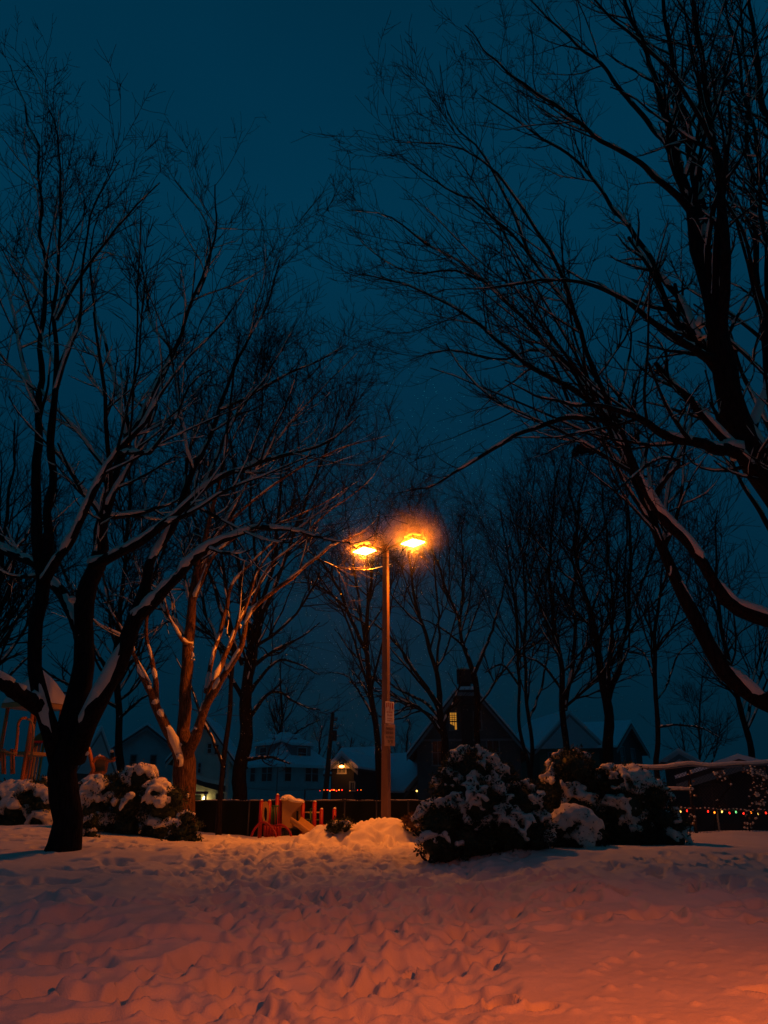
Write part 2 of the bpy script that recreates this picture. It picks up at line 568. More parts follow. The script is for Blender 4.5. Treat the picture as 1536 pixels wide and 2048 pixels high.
for (u, v, a, b, r_, d_) in ((1000, 1995, .17, .10, 1.9, .16), (1085, 2010, .12, .08, .6, .10), (250, 1960, .20, .12, 1.0, .15), (275, 1985, .16, .10, 1.3, .14),
                             (660, 1850, .22, .10, 1.0, .12), (1040, 1805, .16, .09, 1.0, .14), (1075, 1790, .12, .07, .9, .12), (330, 1930, .2, .12, .8, .12),
                             (130, 1840, .24, .12, .4, .12), (395, 1795, .14, .09, .6, .12), (1540, 1980, .2, .1, -.5, .12), (1320, 1750, .26, .09, .6, .13),
                             (1430, 1745, .08, .06, .3, .10), (1160, 1830, .2, .07, 1.2, .11), (1310, 1820, .34, .15, .6, .10), (1500, 1790, .3, .1, .1, .08),
                             (820, 1910, .1, .05, 1.0, .08), (735, 1940, .09, .05, .6, .07), (610, 1985, .1, .05, .8, .07), (500, 1985, .26, .12, 1.4, .12)):
    q = P(u, v, 8)
    yy = 8.0
    for _ in range(12):
        yy = (EYE - H(q.x / 8 * yy, yy)) / (-(q.z - EYE) / 8)
    stamp(q.x / 8 * yy, yy, a, b, r_, d_, 0.3)
for _ in range(110):             # small lumps dropped from the branches
    y = g.uniform(5.8, 9.0)
    x = g.uniform(-0.2, 0.58 * y)
    s_ = g.uniform(0.018, 0.05)
    stamp(x, y, s_ * 1.3, s_, g.uniform(0, 3), -s_ * g.uniform(0.3, 0.6), 0.0, 1.2)
for _ in range(110):             # soft folds on the mound
    y = g.uniform(17.2, 19.4)
    x = g.uniform(-1.9, 1.3)
    stamp(x, y, g.uniform(0.18, 0.42), g.uniform(0.10, 0.18), g.normal(0.1, 0.5), g.uniform(-0.07, 0.06), 0.05, 0.9)

nr, nc = Zg.shape
gv = np.stack([Xgrid, Ygrid, Zg], -1).reshape(-1, 3)
ii = (np.arange(nr - 1)[:, None] * nc + np.arange(nc - 1)[None, :])
gq = np.stack([ii, ii + 1, ii + nc + 1, ii + nc], -1).reshape(-1, 4)
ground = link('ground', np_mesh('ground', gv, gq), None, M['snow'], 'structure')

# ------------------------------------------------------------------ lamp post
POLE_Y = 20.0
pb = P(772, 1625, POLE_Y)
PX0 = pb.x
lr = P(826, 1082, POLE_Y - 0.36)
ll = P(729, 1099, POLE_Y + 0.36)
LZ = 0.5 * (lr.z + ll.z)
lamp = thing('street_lamp', 'tall square twin headed lamp post glowing orange behind the snow mound', 'street lamp', (PX0, POLE_Y, H(PX0, POLE_Y)))


def frustum_box(bm, w1, d1, w2, d2, h, mat):
    vs = [bm.verts.new(mat @ Vector((sx_ * w / 2, sy_ * d / 2, z))) for (w, d, z) in ((w1, d1, 0), (w2, d2, h)) for sx_, sy_ in ((-1, -1), (1, -1), (1, 1), (-1, 1))]
    for f in ((0, 3, 2, 1), (4, 5, 6, 7), (0, 1, 5, 4), (1, 2, 6, 5), (2, 3, 7, 6), (3, 0, 4, 7)):
        bm.faces.new([vs[i] for i in f])


def lamp_head(parent, center, ang, lens_mat, watts, color, aim, cone, blend):
    rotm = Matrix.Translation(center) @ Matrix.Rotation(ang, 4, 'Z')
    bm = bmesh.new()
    frustum_box(bm, 0.37, 0.45, 0.31, 0.38, 0.12, rotm @ Matrix.Translation((0, 0, 0.0)))
    frustum_box(bm, 0.385, 0.465, 0.385, 0.465, 0.03, rotm @ Matrix.Translation((0, 0, -0.031)))
    hd = link('lamp_head', bm_mesh('lamp_head', bm), parent, M['housing'])
    bm = bmesh.new()
    vs_ = [bm.verts.new(rotm @ Vector((a_ * 0.217, b_ * 0.257, -0.066))) for a_, b_ in ((-1, -1), (-1, 1), (1, 1), (1, -1))]
    bm.faces.new(vs_)
    ln_me = bpy.data.meshes.new('lens')
    bm.to_mesh(ln_me); bm.free()
    ln = link('lens', ln_me, hd, lens_mat)
    bm = bmesh.new()
    frustum_box(bm, 0.44, 0.52, 0.40, 0.48, 0.032, rotm @ Matrix.Translation((0, 0, -0.0645)))
    link('added_rim', bm_mesh('added_rim', bm), hd, M['added_rim'] if lens_mat is M['lens'] else M['housing'])  # added band, glowing only on the main lamp's heads to spread their halo
    ld = bpy.data.lights.new('lamp_beam', 'SPOT')     # the optic behind the lens throws its beam down and outward
    ld.energy = watts
    ld.color = color
    ld.spot_size = R(cone)
    ld.spot_blend = blend
    ld.shadow_soft_size = 0.10
    lo_ = bpy.data.objects.new('lamp_beam', ld)
    COL.objects.link(lo_)
    lo_.parent = hd
    lo_.location = center + Vector((0, 0, -0.20))
    lo_.rotation_euler = Vector(aim).to_track_quat('-Z', 'Y').to_euler()
    n = 26
    gg = np.random.default_rng(int(abs(center.x) * 100) + 3)
    loc = np.stack([gg.uniform(-0.15, 0.15, n), gg.uniform(-0.19, 0.19, n), np.full(n, 0.14)], 1)
    wc = np.array([rotm @ Vector(x) for x in loc])
    v, _, t = lumps(wc, gg.uniform(0.06, 0.11, n), 0.6, 5)
    remeshed('snow_cap', v, t, 0.03, M['snow_clump'], hd, None, 1)
    return hd


bm = bmesh.new()
ztop = LZ - 0.02
pole_rot = Matrix.Rotation(R(-28), 4, 'Z')
frustum_box(bm, 0.185, 0.185, 0.13, 0.13, ztop - H(PX0, POLE_Y) + 0.3, Matrix.Translation((PX0, POLE_Y, H(PX0, POLE_Y) - 0.3)) @ pole_rot)
pole = link('pole', bm_mesh('pole', bm), lamp, M['pole_paint'])
box('base_cover', (PX0, POLE_Y, H(PX0, POLE_Y) + 0.05), (0.32, 0.32, 0.22), M['pole_paint'], lamp, pole_rot, 0.02)
box('top_cap', (PX0, POLE_Y, ztop + 0.008), (0.16, 0.16, 0.02), M['housing'], lamp, pole_rot)
HEAD_ANG = R(36)
for c_ in (ll, lr):
    cc = Vector((c_.x, c_.y, LZ))
    hd = lamp_head(lamp, cc, HEAD_ANG, M['lens'], LAMP_W * (1.65 if c_ is ll else 0.9), LAMP_COL, (-0.42, 0.14, -1) if c_ is ll else (0.12, 0.14, -1), 130, 0.75)
    a0 = Vector((PX0, POLE_Y, ztop - 0.10))
    dirv = (cc - Vector((PX0, POLE_Y, LZ))).normalized()
    pipe('arm', [a0 + dirv * 0.05, a0 + dirv * 0.22 + Vector((0, 0, 0.06)), cc + Vector((0, 0, 0.06)) - dirv * 0.2], 0.035, M['housing'], lamp, 8, 8)


def sign(name, label, u0, u1, v0, v1, yawdeg, letters, mat_bg):
    Yc = POLE_Y - 0.17
    a = P((u0 + u1) / 2, (v0 + v1) / 2, Yc)
    h = (v1 - v0) * px((v0 + v1) / 2, Yc)
    w = (u1 - u0) * px((v0 + v1) / 2, Yc) / math.cos(R(yawdeg))
    root = thing(name, label, 'sign', a, R(yawdeg), 'signs on the lamp post')
    bm = bmesh.new()
    box_bm(bm, (0, 0, 0), (w, 0.012, h), None, 0.004)
    link('sign_plate', bm_mesh('sign_plate', bm), root, mat_bg, world_space=False)
    for mname, mat, strokes in letters:
        bm = bmesh.new()
        for (x, z, sw, sh) in strokes:
            box_bm(bm, (x * w, -0.0085, z * h), (sw * w, 0.003, sh * h))
        link(mname, bm_mesh(mname, bm), root, mat, 'stuff', world_space=False)
    box('bracket', (-0.25 * w, 0.03, 0.3 * h), (0.05, 0.05, 0.03), M['housing'], root, ws=False)
    box('bracket', (-0.25 * w, 0.03, -0.3 * h), (0.05, 0.05, 0.03), M['housing'], root, ws=False)
    return root


gs = np.random.default_rng(4)


def word(x0, x1, z, h, n):
    out = []
    ws_ = (x1 - x0) / n
    for i in range(n):
        cx = x0 + (i + 0.5) * ws_
        k = gs.integers(0, 3)
        out.append((cx - ws_ * 0.28, z, ws_ * 0.16, h))
        if k != 1: out.append((cx + ws_ * 0.22, z, ws_ * 0.16, h))
        out.append((cx, z + (h * 0.42 if k == 0 else 0 if k == 1 else -h * 0.42), ws_ * 0.62, h * 0.18))
    return out


sign('park_sign', 'bright upper sign on the lamp post with dark red bars along its top', 770.5, 788, 1404, 1446, 42,
     [('red_bars', M['sign_red'], [(-0.36, .33, .1, .22), (-.18, .36, .1, .2), (0.04, .31, .13, .26), (0.3, .3, .14, .28)]),
      ('lettering', M['sign_red'], word(-.12, .15, .12, .05, 2) + word(-.38, .32, .02, .08, 5) + word(-.28, .32, -.13, .08, 6) + word(-.3, .3, -.28, .05, 6) + word(-.3, .35, -.38, .05, 7))], M['sign_white'])
sign('hours_sign', 'dimmer lower sign on the lamp post with four rows of dark lettering', 768.5, 790, 1449, 1491, 38,
     [('lettering', M['sign_ink'], word(-.36, .36, .3, .11, 6) + word(-.36, .34, .1, .11, 6) + word(-.36, .36, -.1, .11, 6) + word(-.2, .3, -.3, .12, 4))], M['pole_paint'])
# the lower plate is a weathered tan one
M['sign_tan'] = noisy('sign_tan', (0.30, 0.2, 0.13), (0.38, 0.26, 0.18), 3.0, 0.6)
for o in bpy.data.objects:
    if o.name.startswith('sign_plate') and o.parent and o.parent.name.startswith('hours_sign'):
        o.data.materials.clear(); o.data.materials.append(M['sign_tan'])

# the companion lamp post behind the photographer, whose light falls on the near snow
L2 = Vector((3.4, 1.4, 4.6))
lamp2 = thing('street_lamp', 'lower lamp post beside the viewpoint that lights the near snow red orange', 'street lamp', (L2.x + 0.7, L2.y - 0.3, H(L2.x, L2.y)))
bm = bmesh.new()
frustum_box(bm, 0.185, 0.185, 0.13, 0.13, L2.z + 0.35, Matrix.Translation((L2.x + 0.7, L2.y - 0.3, -0.4)))
link('pole', bm_mesh('pole', bm), lamp2, M['pole_paint'])
lamp_head(lamp2, L2, R(20), M['lens_second'], LAMP2_W, LAMP2_COL, (-0.24, 0.50, -0.83), 93, 1.0)
pipe('arm', [(L2.x + 0.7, L2.y - 0.3, L2.z - 0.1), (L2.x + 0.45, L2.y - 0.2, L2.z + 0.05), (L2.x + 0.15, L2.y - 0.06, L2.z + 0.06)], 0.035, M['housing'], lamp2, 8, 8)

# ------------------------------------------------------------------ trees
class Br:
    """a level of branches: pts (N,K,3), rad (N,K)"""
    def __init__(self, pts, rad):
        self.pts = pts
        self.rad = rad


def make_guide(spec, K=18, to_ground=False, wob=0.012, seed=0):
    """spec: list of (u, v, Y, width in photo pixels)"""
    a = np.array([[*P(u, v, Y), 0.5 * w * px(v, Y)] for u, v, Y, w in spec])
    if to_ground:
        b = a[0].copy()
        b[2] = min(H(b[0], b[1]) - 0.25, b[2])
        if a[0, 2] - b[2] > 0.15:
            a = np.vstack([b, a])
            a[0, 3] = a[1, 3] * 1.3
        else:
            a[0, 2] -= 0.25
    c = catmull(a, K)
    gq_ = np.random.default_rng(seed + 991)
    L = np.linalg.norm(c[-1, :3] - c[0, :3])
    n = gq_.normal(0, wob, (K, 3)) * L * 0.35
    n[0] = 0; n[-1] = 0
    c[1:-1, :3] += n[1:-1] * 0.5
    c[:, 3] = np.maximum(c[:, 3], 0.004)
    return c[:, :3], c[:, 3]


def grow(parent, per_m, ang, length, lenvar, K, seed, t0=0.2, trop=0.10, noise=0.16, rratio=0.55, rmin=0.004, rtip=0.35, cap=None, max_n=None, shrink=0.5, rlen=None):
    """spawn the next level of branches along every branch of `parent`"""
    g = np.random.default_rng(seed)
    pts, rad = parent.pts, parent.rad
    N, Kp, _ = pts.shape
    seg = np.linalg.norm(np.diff(pts, axis=1), axis=2)
    L = seg.sum(1)
    cnt = g.poisson(np.maximum(per_m * L * (1 - t0), 0.001))
    if cap: cnt = np.minimum(cnt, cap)
    idx = np.repeat(np.arange(N), cnt)
    if max_n and len(idx) > max_n:
        idx = np.sort(g.choice(idx, max_n, replace=False))
    n = len(idx)
    if n == 0: return None
    t = t0 + (1 - t0) * g.uniform(0, 1, n) ** 0.9
    f = t * (Kp - 1)
    i0 = np.minimum(f.astype(int), Kp - 2)
    fr = (f - i0)[:, None]
    start = pts[idx, i0] * (1 - fr) + pts[idx, i0 + 1] * fr
    r0 = rad[idx, i0] * (1 - fr[:, 0]) + rad[idx, i0 + 1] * fr[:, 0]
    tan = pts[idx, i0 + 1] - pts[idx, i0]
    tan /= np.linalg.norm(tan, axis=1, keepdims=True) + 1e-9
    rv = g.normal(size=(n, 3))
    rv -= (rv * tan).sum(1, keepdims=True) * tan
    rv /= np.linalg.norm(rv, axis=1, keepdims=True) + 1e-9
    a = np.radians(g.normal(ang[0], ang[1], n))[:, None]
    d = tan * np.cos(a) + rv * np.sin(a)
    if rlen:
        ln = np.clip(L[idx] * rlen, 0, length) * np.exp(g.normal(0, lenvar, n)) * (1 - shrink * t)
    else:
        ln = length * np.exp(g.normal(0, lenvar, n)) * (1 - shrink * t)
    step = (ln / (K - 1))[:, None]
    out = np.empty((n, K, 3))
    out[:, 0] = start
    bias = g.normal(0, noise * 0.6, (n, 3))
    for k in range(1, K):
        d = d + np.array([0, 0, trop]) + g.normal(0, noise, (n, 3)) + bias * (0.5 if k < K / 2 else -0.5)
        d /= np.linalg.norm(d, axis=1, keepdims=True)
        out[:, k] = out[:, k - 1] + d * step
    rr = np.maximum(np.minimum(r0 * rratio, 0.030 * ln + 0.003), rmin)
    prof = np.linspace(1, rtip, K)[None]
    r = np.maximum(rr[:, None] * prof, rmin * 0.7)
    return Br(out, r)


WIND = np.array([-0.12, -0.85, 0.0])    # the storm blew from the viewer's side


def snow_on(br, thr=0.008, seed=0, thick=1.0, keep=0.85, lo=0.14, hi=0.42, blown=0.45):
    """ridges of snow that lie along the upper side of branches"""
    pts, rad = br.pts, br.rad
    sel = rad.mean(1) > thr
    pts, rad = pts[sel], rad[sel]
    if not len(pts): return None
    K2 = pts.shape[1] * 2 - 1
    p2 = np.empty((len(pts), K2, 3)); r2 = np.empty((len(pts), K2))
    p2[:, ::2] = pts; r2[:, ::2] = rad
    p2[:, 1::2] = 0.5 * (pts[:, 1:] + pts[:, :-1]); r2[:, 1::2] = 0.5 * (rad[:, 1:] + rad[:, :-1])
    pts, rad = p2, r2
    g = np.random.default_rng(seed)
    tan = np.gradient(pts, axis=1)
    tan /= np.linalg.norm(tan, axis=2, keepdims=True) + 1e-9
    hz = np.sqrt(np.maximum(1 - tan[..., 2] ** 2, 0))
    t = np.clip((hz - lo) / (hi - lo), 0, 1)
    s = t * t * (3 - 2 * t)
    nz = g.normal(0, 1, s.shape)
    nz = 0.5 * nz + 0.25 * np.roll(nz, 1, 1) + 0.25 * np.roll(nz, -1, 1)
    s = s * np.clip(0.9 + 0.28 * nz, 0.1, 1.3)
    gap = g.uniform(0, 1, s.shape) > keep
    s = np.where(gap, s * 0.15, s)
    s[:, -1] = 0
    dv = np.array([0, 0, 1.0]) + blown * WIND
    up = dv - (tan @ dv)[..., None] * tan
    up /= np.linalg.norm(up, axis=2, keepdims=True) + 1e-9
    rs = np.minimum(rad * 0.98, 0.02 + rad * 0.70) * s * thick
    c = pts + up * (rad * 0.60 * np.minimum(s, 1.0))[..., None]
    return c, np.maximum(rs, 0.0005), 6, 0.07


def build_tree(name, label, guides, levels, bark, seed, group=None, twig_min=0.004, snow_thr=0.009, snow_thick=1.0, forks=(), limb_name='limb', trunk_n=1, sides=10, cat='tree', root_at=None, keep=0.85, blown=0.4):
    """guides: list of (pts, rad); the first trunk_n are trunks, the rest limbs"""
    base = guides[0][0][0]
    root = thing(name, label, cat, tuple(base) if root_at is None else root_at, 0, group)
    for i, (p, r) in enumerate(guides):
        nm = 'trunk' if i < trunk_n else limb_name
        if r[0] > 0.06:
            a_ = catmull(np.column_stack([p, r]), 46)
            p, r = a_[:, :3], a_[:, 3]
        v, q, t = tube_arrays(p[None], r[None], sides if r[0] > 0.03 else 6, seed + i, 0.045)
        link(nm, np_mesh(nm, v, q, t), root, bark)
    rs_ = [catmull(np.column_stack([p, r]), 22) for p, r in guides]
    par = Br(np.stack([a[:, :3] for a in rs_]), np.stack([np.maximum(a[:, 3], 0.002) for a in rs_]))
    sets, snows = [], []
    s_ = snow_on(par, snow_thr, seed + 5, snow_thick, keep, blown=blown)
    if s_: snows.append(s_)
    cur = par
    allb = []
    for li, kw in enumerate(levels):
        kw = dict(kw)
        src = cur
        if kw.pop('also', None) and len(allb):
            pass
        cur = grow(src, seed=seed * 31 + li, rmin=twig_min, **kw)
        if cur is None: break
        allb.append(cur)
        big = cur.rad[:, 0] > 0.022
        if big.any(): sets.append((cur.pts[big], cur.rad[big], 6, 0.03))
        if (~big).any(): sets.append((cur.pts[~big], cur.rad[~big], 3, 0.0))
        s_ = snow_on(cur, snow_thr, seed + 6 + li, snow_thick, keep, blown=blown)
        if s_: snows.append(s_)
    tubes('crown', sets, M['twig'], root, 'stuff', seed)
    if snows:
        sn = tubes('snow', snows, M['snow_clump'], root, 'stuff', seed + 3)
    if len(forks):
        c = []; rr = []
        gg = np.random.default_rng(seed)
        for (u, v, Y, w) in forks:
            q0 = P(u, v, Y)
            s0 = w * px(v, Y) * 0.5
            for k in range(7):
                c.append([q0.x + gg.normal(0, s0 * 0.35), q0.y + gg.normal(0, s0 * 0.25), q0.z + gg.normal(0, s0 * 0.75)])
                rr.append(s0 * gg.uniform(0.3, 0.55))
        v, _, t = lumps(np.array(c), np.array(rr), 0.95, seed)
        remeshed('snow_pocket', v, t, 0.035, M['snow_clump'], root, 'stuff', 2)
    return root


def G(spec, **kw):
    return make_guide(spec, **kw)


# --- near left tree with several stems
YL = 14.0
left = [
    G([(125, 1698, YL, 66), (128, 1640, YL, 56), (128, 1560, YL, 54), (133, 1490, YL, 54), (150, 1420, YL, 46), (162, 1330, YL, 40), (172, 1250, YL, 38), (190, 1140, YL + .1, 34), (208, 1060, YL + .2, 26), (228, 970, YL + .4, 19), (255, 890, YL + .6, 15), (300, 800, YL + 1, 11), (345, 700, YL + 1.4, 8), (395, 590, YL + 1.7, 6), (425, 480, YL + 2, 4), (430, 370, YL + 2.2, 2.5)], to_ground=True, K=26, seed=1),
    G([(118, 1520, YL, 40), (104, 1460, YL - .2, 36), (82, 1415, YL - .3, 33), (68, 1360, YL - .4, 29), (68, 1280, YL - .4, 27), (76, 1200, YL - .4, 27), (85, 1150, YL - .4, 26), (74, 1060, YL - .4, 21), (70, 950, YL - .3, 18), (78, 830, YL - .2, 14), (83, 700, YL, 10), (85, 560, YL + .2, 8), (84, 420, YL + .4, 5), (70, 290, YL + .6, 3.5), (20, 130, YL + .8, 2)], K=24, seed=2),
    G([(86, 1150, YL - .4, 20), (96, 1060, YL - .6, 17), (100, 960, YL - .6, 15), (106, 860, YL - .7, 14), (112, 760, YL - .7, 11), (113, 640, YL - .7, 8), (116, 520, YL - .7, 6), (122, 380, YL - .7, 4.5), (110, 260, YL - .7, 3), (55, 130, YL - .6, 2)], K=22, seed=3),
    G([(82, 1415, YL - .3, 34), (55, 1400, YL - .7, 32), (30, 1382, YL - 1.0, 30), (0, 1362, YL - 1.3, 27), (-60, 1330, YL - 1.6, 24), (-140, 1240, YL - 1.8, 18), (-190, 1100, YL - 2, 12)], K=16, seed=4),
    G([(150, 1520, YL, 40), (172, 1450, YL - .3, 40), (198, 1400, YL - .5, 37), (222, 1360, YL - .6, 33), (246, 1300, YL - .7, 33), (272, 1235, YL - .8, 32), (286, 1180, YL - .8, 24), (300, 1130, YL - .8, 19), (345, 1050, YL - .8, 16), (372, 985, YL - .8, 13), (405, 900, YL - .8, 10), (440, 820, YL - .7, 8), (470, 730, YL - .6, 6), (520, 640, YL - .5, 4), (560, 520, YL - .4, 2.5)], K=24, seed=5),
    G([(275, 1235, YL - .8, 26), (320, 1190, YL - 1.1, 23), (358, 1150, YL - 1.3, 20), (400, 1105, YL - 1.5, 17), (455, 1075, YL - 1.7, 13), (520, 1055, YL - 1.8, 11), (590, 1060, YL - 1.9, 8), (640, 1075, YL - 2, 5), (700, 1085, YL - 2, 3)], K=20, seed=6),
    G([(186, 1130, YL, 24), (222, 1115, YL - .4, 21), (270, 1090, YL - .8, 19), (320, 1050, YL - 1.1, 17), (360, 1020, YL - 1.3, 15), (405, 975, YL - 1.5, 13), (460, 945, YL - 1.7, 11), (520, 925, YL - 1.8, 9), (590, 905, YL - 1.9, 7), (660, 880, YL - 2, 5), (720, 830, YL - 2, 2.5)], K=20, seed=7),
    G([(90, 1160, YL - .4, 20), (115, 1120, YL - .9, 17), (145, 1080, YL - 1.2, 15), (170, 1020, YL - 1.5, 14), (205, 950, YL - 1.7, 13), (235, 905, YL - 1.8, 11), (280, 860, YL - 2, 9), (320, 790, YL - 2.1, 7), (370, 720, YL - 2.2, 5), (450, 640, YL - 2.3, 3.5), (500, 560, YL - 2.3, 2)], K=20, seed=8),
    G([(165, 1280, YL, 30), (140, 1215, YL + .6, 26), (110, 1170, YL + 1.2, 22), (60, 1120, YL + 1.8, 20), (0, 1095, YL + 2.2, 17), (-60, 1030, YL + 2.5, 12), (-120, 900, YL + 2.6, 7)], K=16, seed=9),
    G([(238, 905, YL - 1.8, 10), (262, 905, YL - 2.2, 9), (300, 905, YL - 2.6, 8), (318, 880, YL - 2.8, 7), (345, 850, YL - 3, 6), (380, 770, YL - 3.1, 4), (420, 740, YL - 3.2, 2)], K=14, seed=10),
    G([(76, 830, YL - .2, 11), (50, 740, YL + .3, 8), (30, 640, YL + .7, 6), (10, 560, YL + 1, 4), (-20, 480, YL + 1.2, 2.5)], K=12, seed=11),
    G([(112, 780, YL - .7, 9), (140, 690, YL - 1, 7), (160, 640, YL - 1.2, 6), (168, 520, YL - 1.4, 4.5), (190, 410, YL - 1.6, 3), (240, 320, YL - 1.7, 2)], K=12, seed=12),
    G([(113, 640, YL - .7, 7), (150, 570, YL - 1.1, 6), (200, 500, YL - 1.5, 5), (260, 425, YL - 1.9, 3.5), (320, 365, YL - 2.2, 2)], K=12, seed=13),
    G([(255, 890, YL + .6, 10), (240, 800, YL + 1.2, 8), (215, 700, YL + 1.7, 6), (190, 620, YL + 2, 4.5), (180, 500, YL + 2.2, 3), (200, 420, YL + 2.4, 2)], K=12, seed=14),
    G([(395, 590, YL + 1.7, 5), (420, 520, YL + 1.4, 4), (410, 440, YL + 1.2, 3), (350, 360, YL + 1.1, 1.8)], K=10, seed=15),
    G([(345, 700, YL + 1.4, 6), (300, 640, YL + 1.8, 5), (290, 560, YL + 2.1, 4), (260, 470, YL + 2.4, 2.5)], K=10, seed=16),
    G([(405, 975, YL - 1.5, 10), (440, 900, YL - 1.2, 8), (480, 820, YL - 1, 6), (540, 740, YL - .8, 4.5), (590, 650, YL - .6, 2.5)], K=12, seed=17),
    G([(440, 820, YL - .7, 7), (500, 790, YL - .4, 6), (570, 750, YL - .2, 4.5), (640, 720, YL, 3.5), (690, 690, YL + .2, 2)], K=12, seed=18),
]
left_levels = [
    dict(per_m=2.3, ang=(42, 14), length=2.6, lenvar=0.35, K=8, t0=0.32, trop=0.07, noise=0.10, rratio=0.55, rlen=0.38, shrink=0.45),
    dict(per_m=3.6, ang=(40, 12), length=1.3, lenvar=0.35, K=6, t0=0.12, trop=0.07, noise=0.10, rratio=0.62, rlen=0.55, shrink=0.45),
    dict(per_m=6.2, ang=(46, 12), length=0.36, lenvar=0.45, K=4, t0=0.1, trop=0.12, noise=0.11, rratio=0.8, max_n=12000),
]
build_tree('maple_tree', 'nearest dark many stemmed tree at the left with snow along its limbs', left, left_levels, M['bark'], 101,
           forks=((120, 1475, YL - .1, 34), (168, 1490, YL - .1, 26), (158, 1210, YL, 34)), snow_thick=1.08, sides=14, twig_min=0.0062, blown=0.95, keep=0.93)

# --- tree lit by the lamp
YT = 21.5
lit = [
    G([(372, 1640, YT, 46), (372, 1580, YT, 44), (368, 1520, YT, 46), (368, 1470, YT + .1, 30), (372, 1400, YT + .2, 29), (374, 1330, YT + .3, 29), (380, 1250, YT + .3, 25), (388, 1180, YT + .3, 19), (400, 1110, YT + .2, 15), (420, 1040, YT, 11), (440, 960, YT - .2, 8), (455, 870, YT - .3, 5), (470, 790, YT - .3, 3)], to_ground=True, K=24, seed=21),
    G([(362, 1530, YT - .1, 30), (348, 1490, YT - .3, 28), (332, 1450, YT - .5, 26), (312, 1410, YT - .6, 22), (296, 1375, YT - .7, 18), (280, 1345, YT - .8, 12), (268, 1310, YT - .9, 9), (240, 1270, YT - 1, 8), (190, 1245, YT - 1.2, 6), (130, 1180, YT - 1.4, 4)], K=18, seed=22),
    G([(314, 1410, YT - .6, 15), (312, 1380, YT - .5, 14), (306, 1330, YT - .4, 12), (296, 1290, YT - .4, 10), (292, 1250, YT - .4, 9), (296, 1180, YT - .5, 7), (270, 1120, YT - .6, 5), (260, 1040, YT - .7, 3)], K=16, seed=23),
    G([(374, 1510, YT - .1, 30), (394, 1465, YT - .3, 27), (410, 1420, YT - .4, 22), (440, 1365, YT - .6, 18), (464, 1330, YT - .7, 16), (482, 1295, YT - .8, 14), (490, 1260, YT - .9, 13), (500, 1225, YT - 1, 12), (540, 1190, YT - 1.1, 11), (590, 1150, YT - 1.2, 10), (632, 1115, YT - 1.3, 8), (665, 1090, YT - 1.3, 6), (700, 1078, YT - 1.3, 4), (735, 1060, YT - 1.4, 2.5)], K=24, seed=24),
    G([(404, 1425, YT - .4, 18), (420, 1385, YT - .2, 17), (438, 1340, YT - .1, 14), (455, 1300, YT, 13), (468, 1265, YT, 11), (490, 1220, YT, 8), (505, 1170, YT, 7), (530, 1120, YT - .1, 5), (560, 1080, YT - .2, 3.5)], K=18, seed=25),
    G([(412, 1385, YT - .1, 13), (424, 1320, YT + .3, 12), (440, 1265, YT + .6, 11), (455, 1210, YT + .8, 10), (462, 1170, YT + .9, 9), (500, 1130, YT + 1, 7), (530, 1100, YT + 1, 5.5), (580, 1060, YT + 1, 3.5)], K=16, seed=26),
    G([(382, 1290, YT + .3, 14), (366, 1282, YT, 10), (350, 1255, YT - .2, 8), (336, 1225, YT - .3, 7), (320, 1180, YT - .4, 5), (280, 1165, YT - .5, 4), (235, 1172, YT - .5, 2.5)], K=14, seed=27),
    G([(384, 1210, YT + .3, 14), (404, 1160, YT + .1, 11), (428, 1110, YT - .1, 9), (480, 1070, YT - .3, 7), (560, 1045, YT - .5, 5), (640, 1010, YT - .7, 3.5), (720, 960, YT - .8, 2)], K=16, seed=28),
    G([(300, 1370, YT - .7, 10), (285, 1340, YT - .5, 8), (262, 1300, YT - .3, 7), (240, 1250, YT - .2, 6), (215, 1200, YT - .1, 5), (205, 1120, YT, 3)], K=12, seed=29),
    G([(500, 1225, YT - 1, 8), (518, 1170, YT - 1.2, 7), (540, 1130, YT - 1.4, 6), (600, 1080, YT - 1.6, 5), (660, 1020, YT - 1.7, 4), (740, 960, YT - 1.8, 3), (800, 860, YT - 1.9, 2)], K=14, seed=30),
    G([(390, 1170, YT + .3, 12), (440, 1060, YT + .9, 9), (500, 960, YT + 1.3, 7), (570, 860, YT + 1.6, 5), (660, 760, YT + 1.8, 3), (720, 700, YT + 2, 1.8)], K=14, seed=31),
    G([(440, 1060, YT + .9, 8), (520, 990, YT + .8, 6.5), (610, 930, YT + .7, 5), (700, 890, YT + .6, 3.5), (780, 870, YT + .5, 2)], K=12, seed=32),
]
for i_, (p_, r_) in enumerate(lit):
    r_ *= np.interp(np.arange(len(r_)) / len(r_), [0, 0.15, 0.32, 1], [1, 0.95, 0.78, 0.8]) if i_ == 0 else 0.76
lit_levels = [
    dict(per_m=1.8, ang=(36, 11), length=2.8, lenvar=0.3, K=8, t0=0.38, trop=0.06, noise=0.10, rratio=0.5, rlen=0.42, shrink=0.4),
    dict(per_m=3.2, ang=(42, 14), length=1.6, lenvar=0.35, K=6, t0=0.1, trop=0.06, noise=0.16, rratio=0.62, rlen=0.58, shrink=0.4),
    dict(per_m=4.0, ang=(40, 14), length=0.9, lenvar=0.4, K=5, t0=0.1, trop=0.06, noise=0.16, rratio=0.7, max_n=9000),
]
build_tree('maple_tree', 'tree with its trunk and forked limbs lit orange by the lamp post', lit, lit_levels, M['lit_bark'], 202, twig_min=0.0085,
           forks=((354, 1502, YT - .3, 24), (386, 1308, YT, 14), (482, 1252, YT - .3, 8)), snow_thick=1.05, sides=16, keep=0.9, blown=0.95)

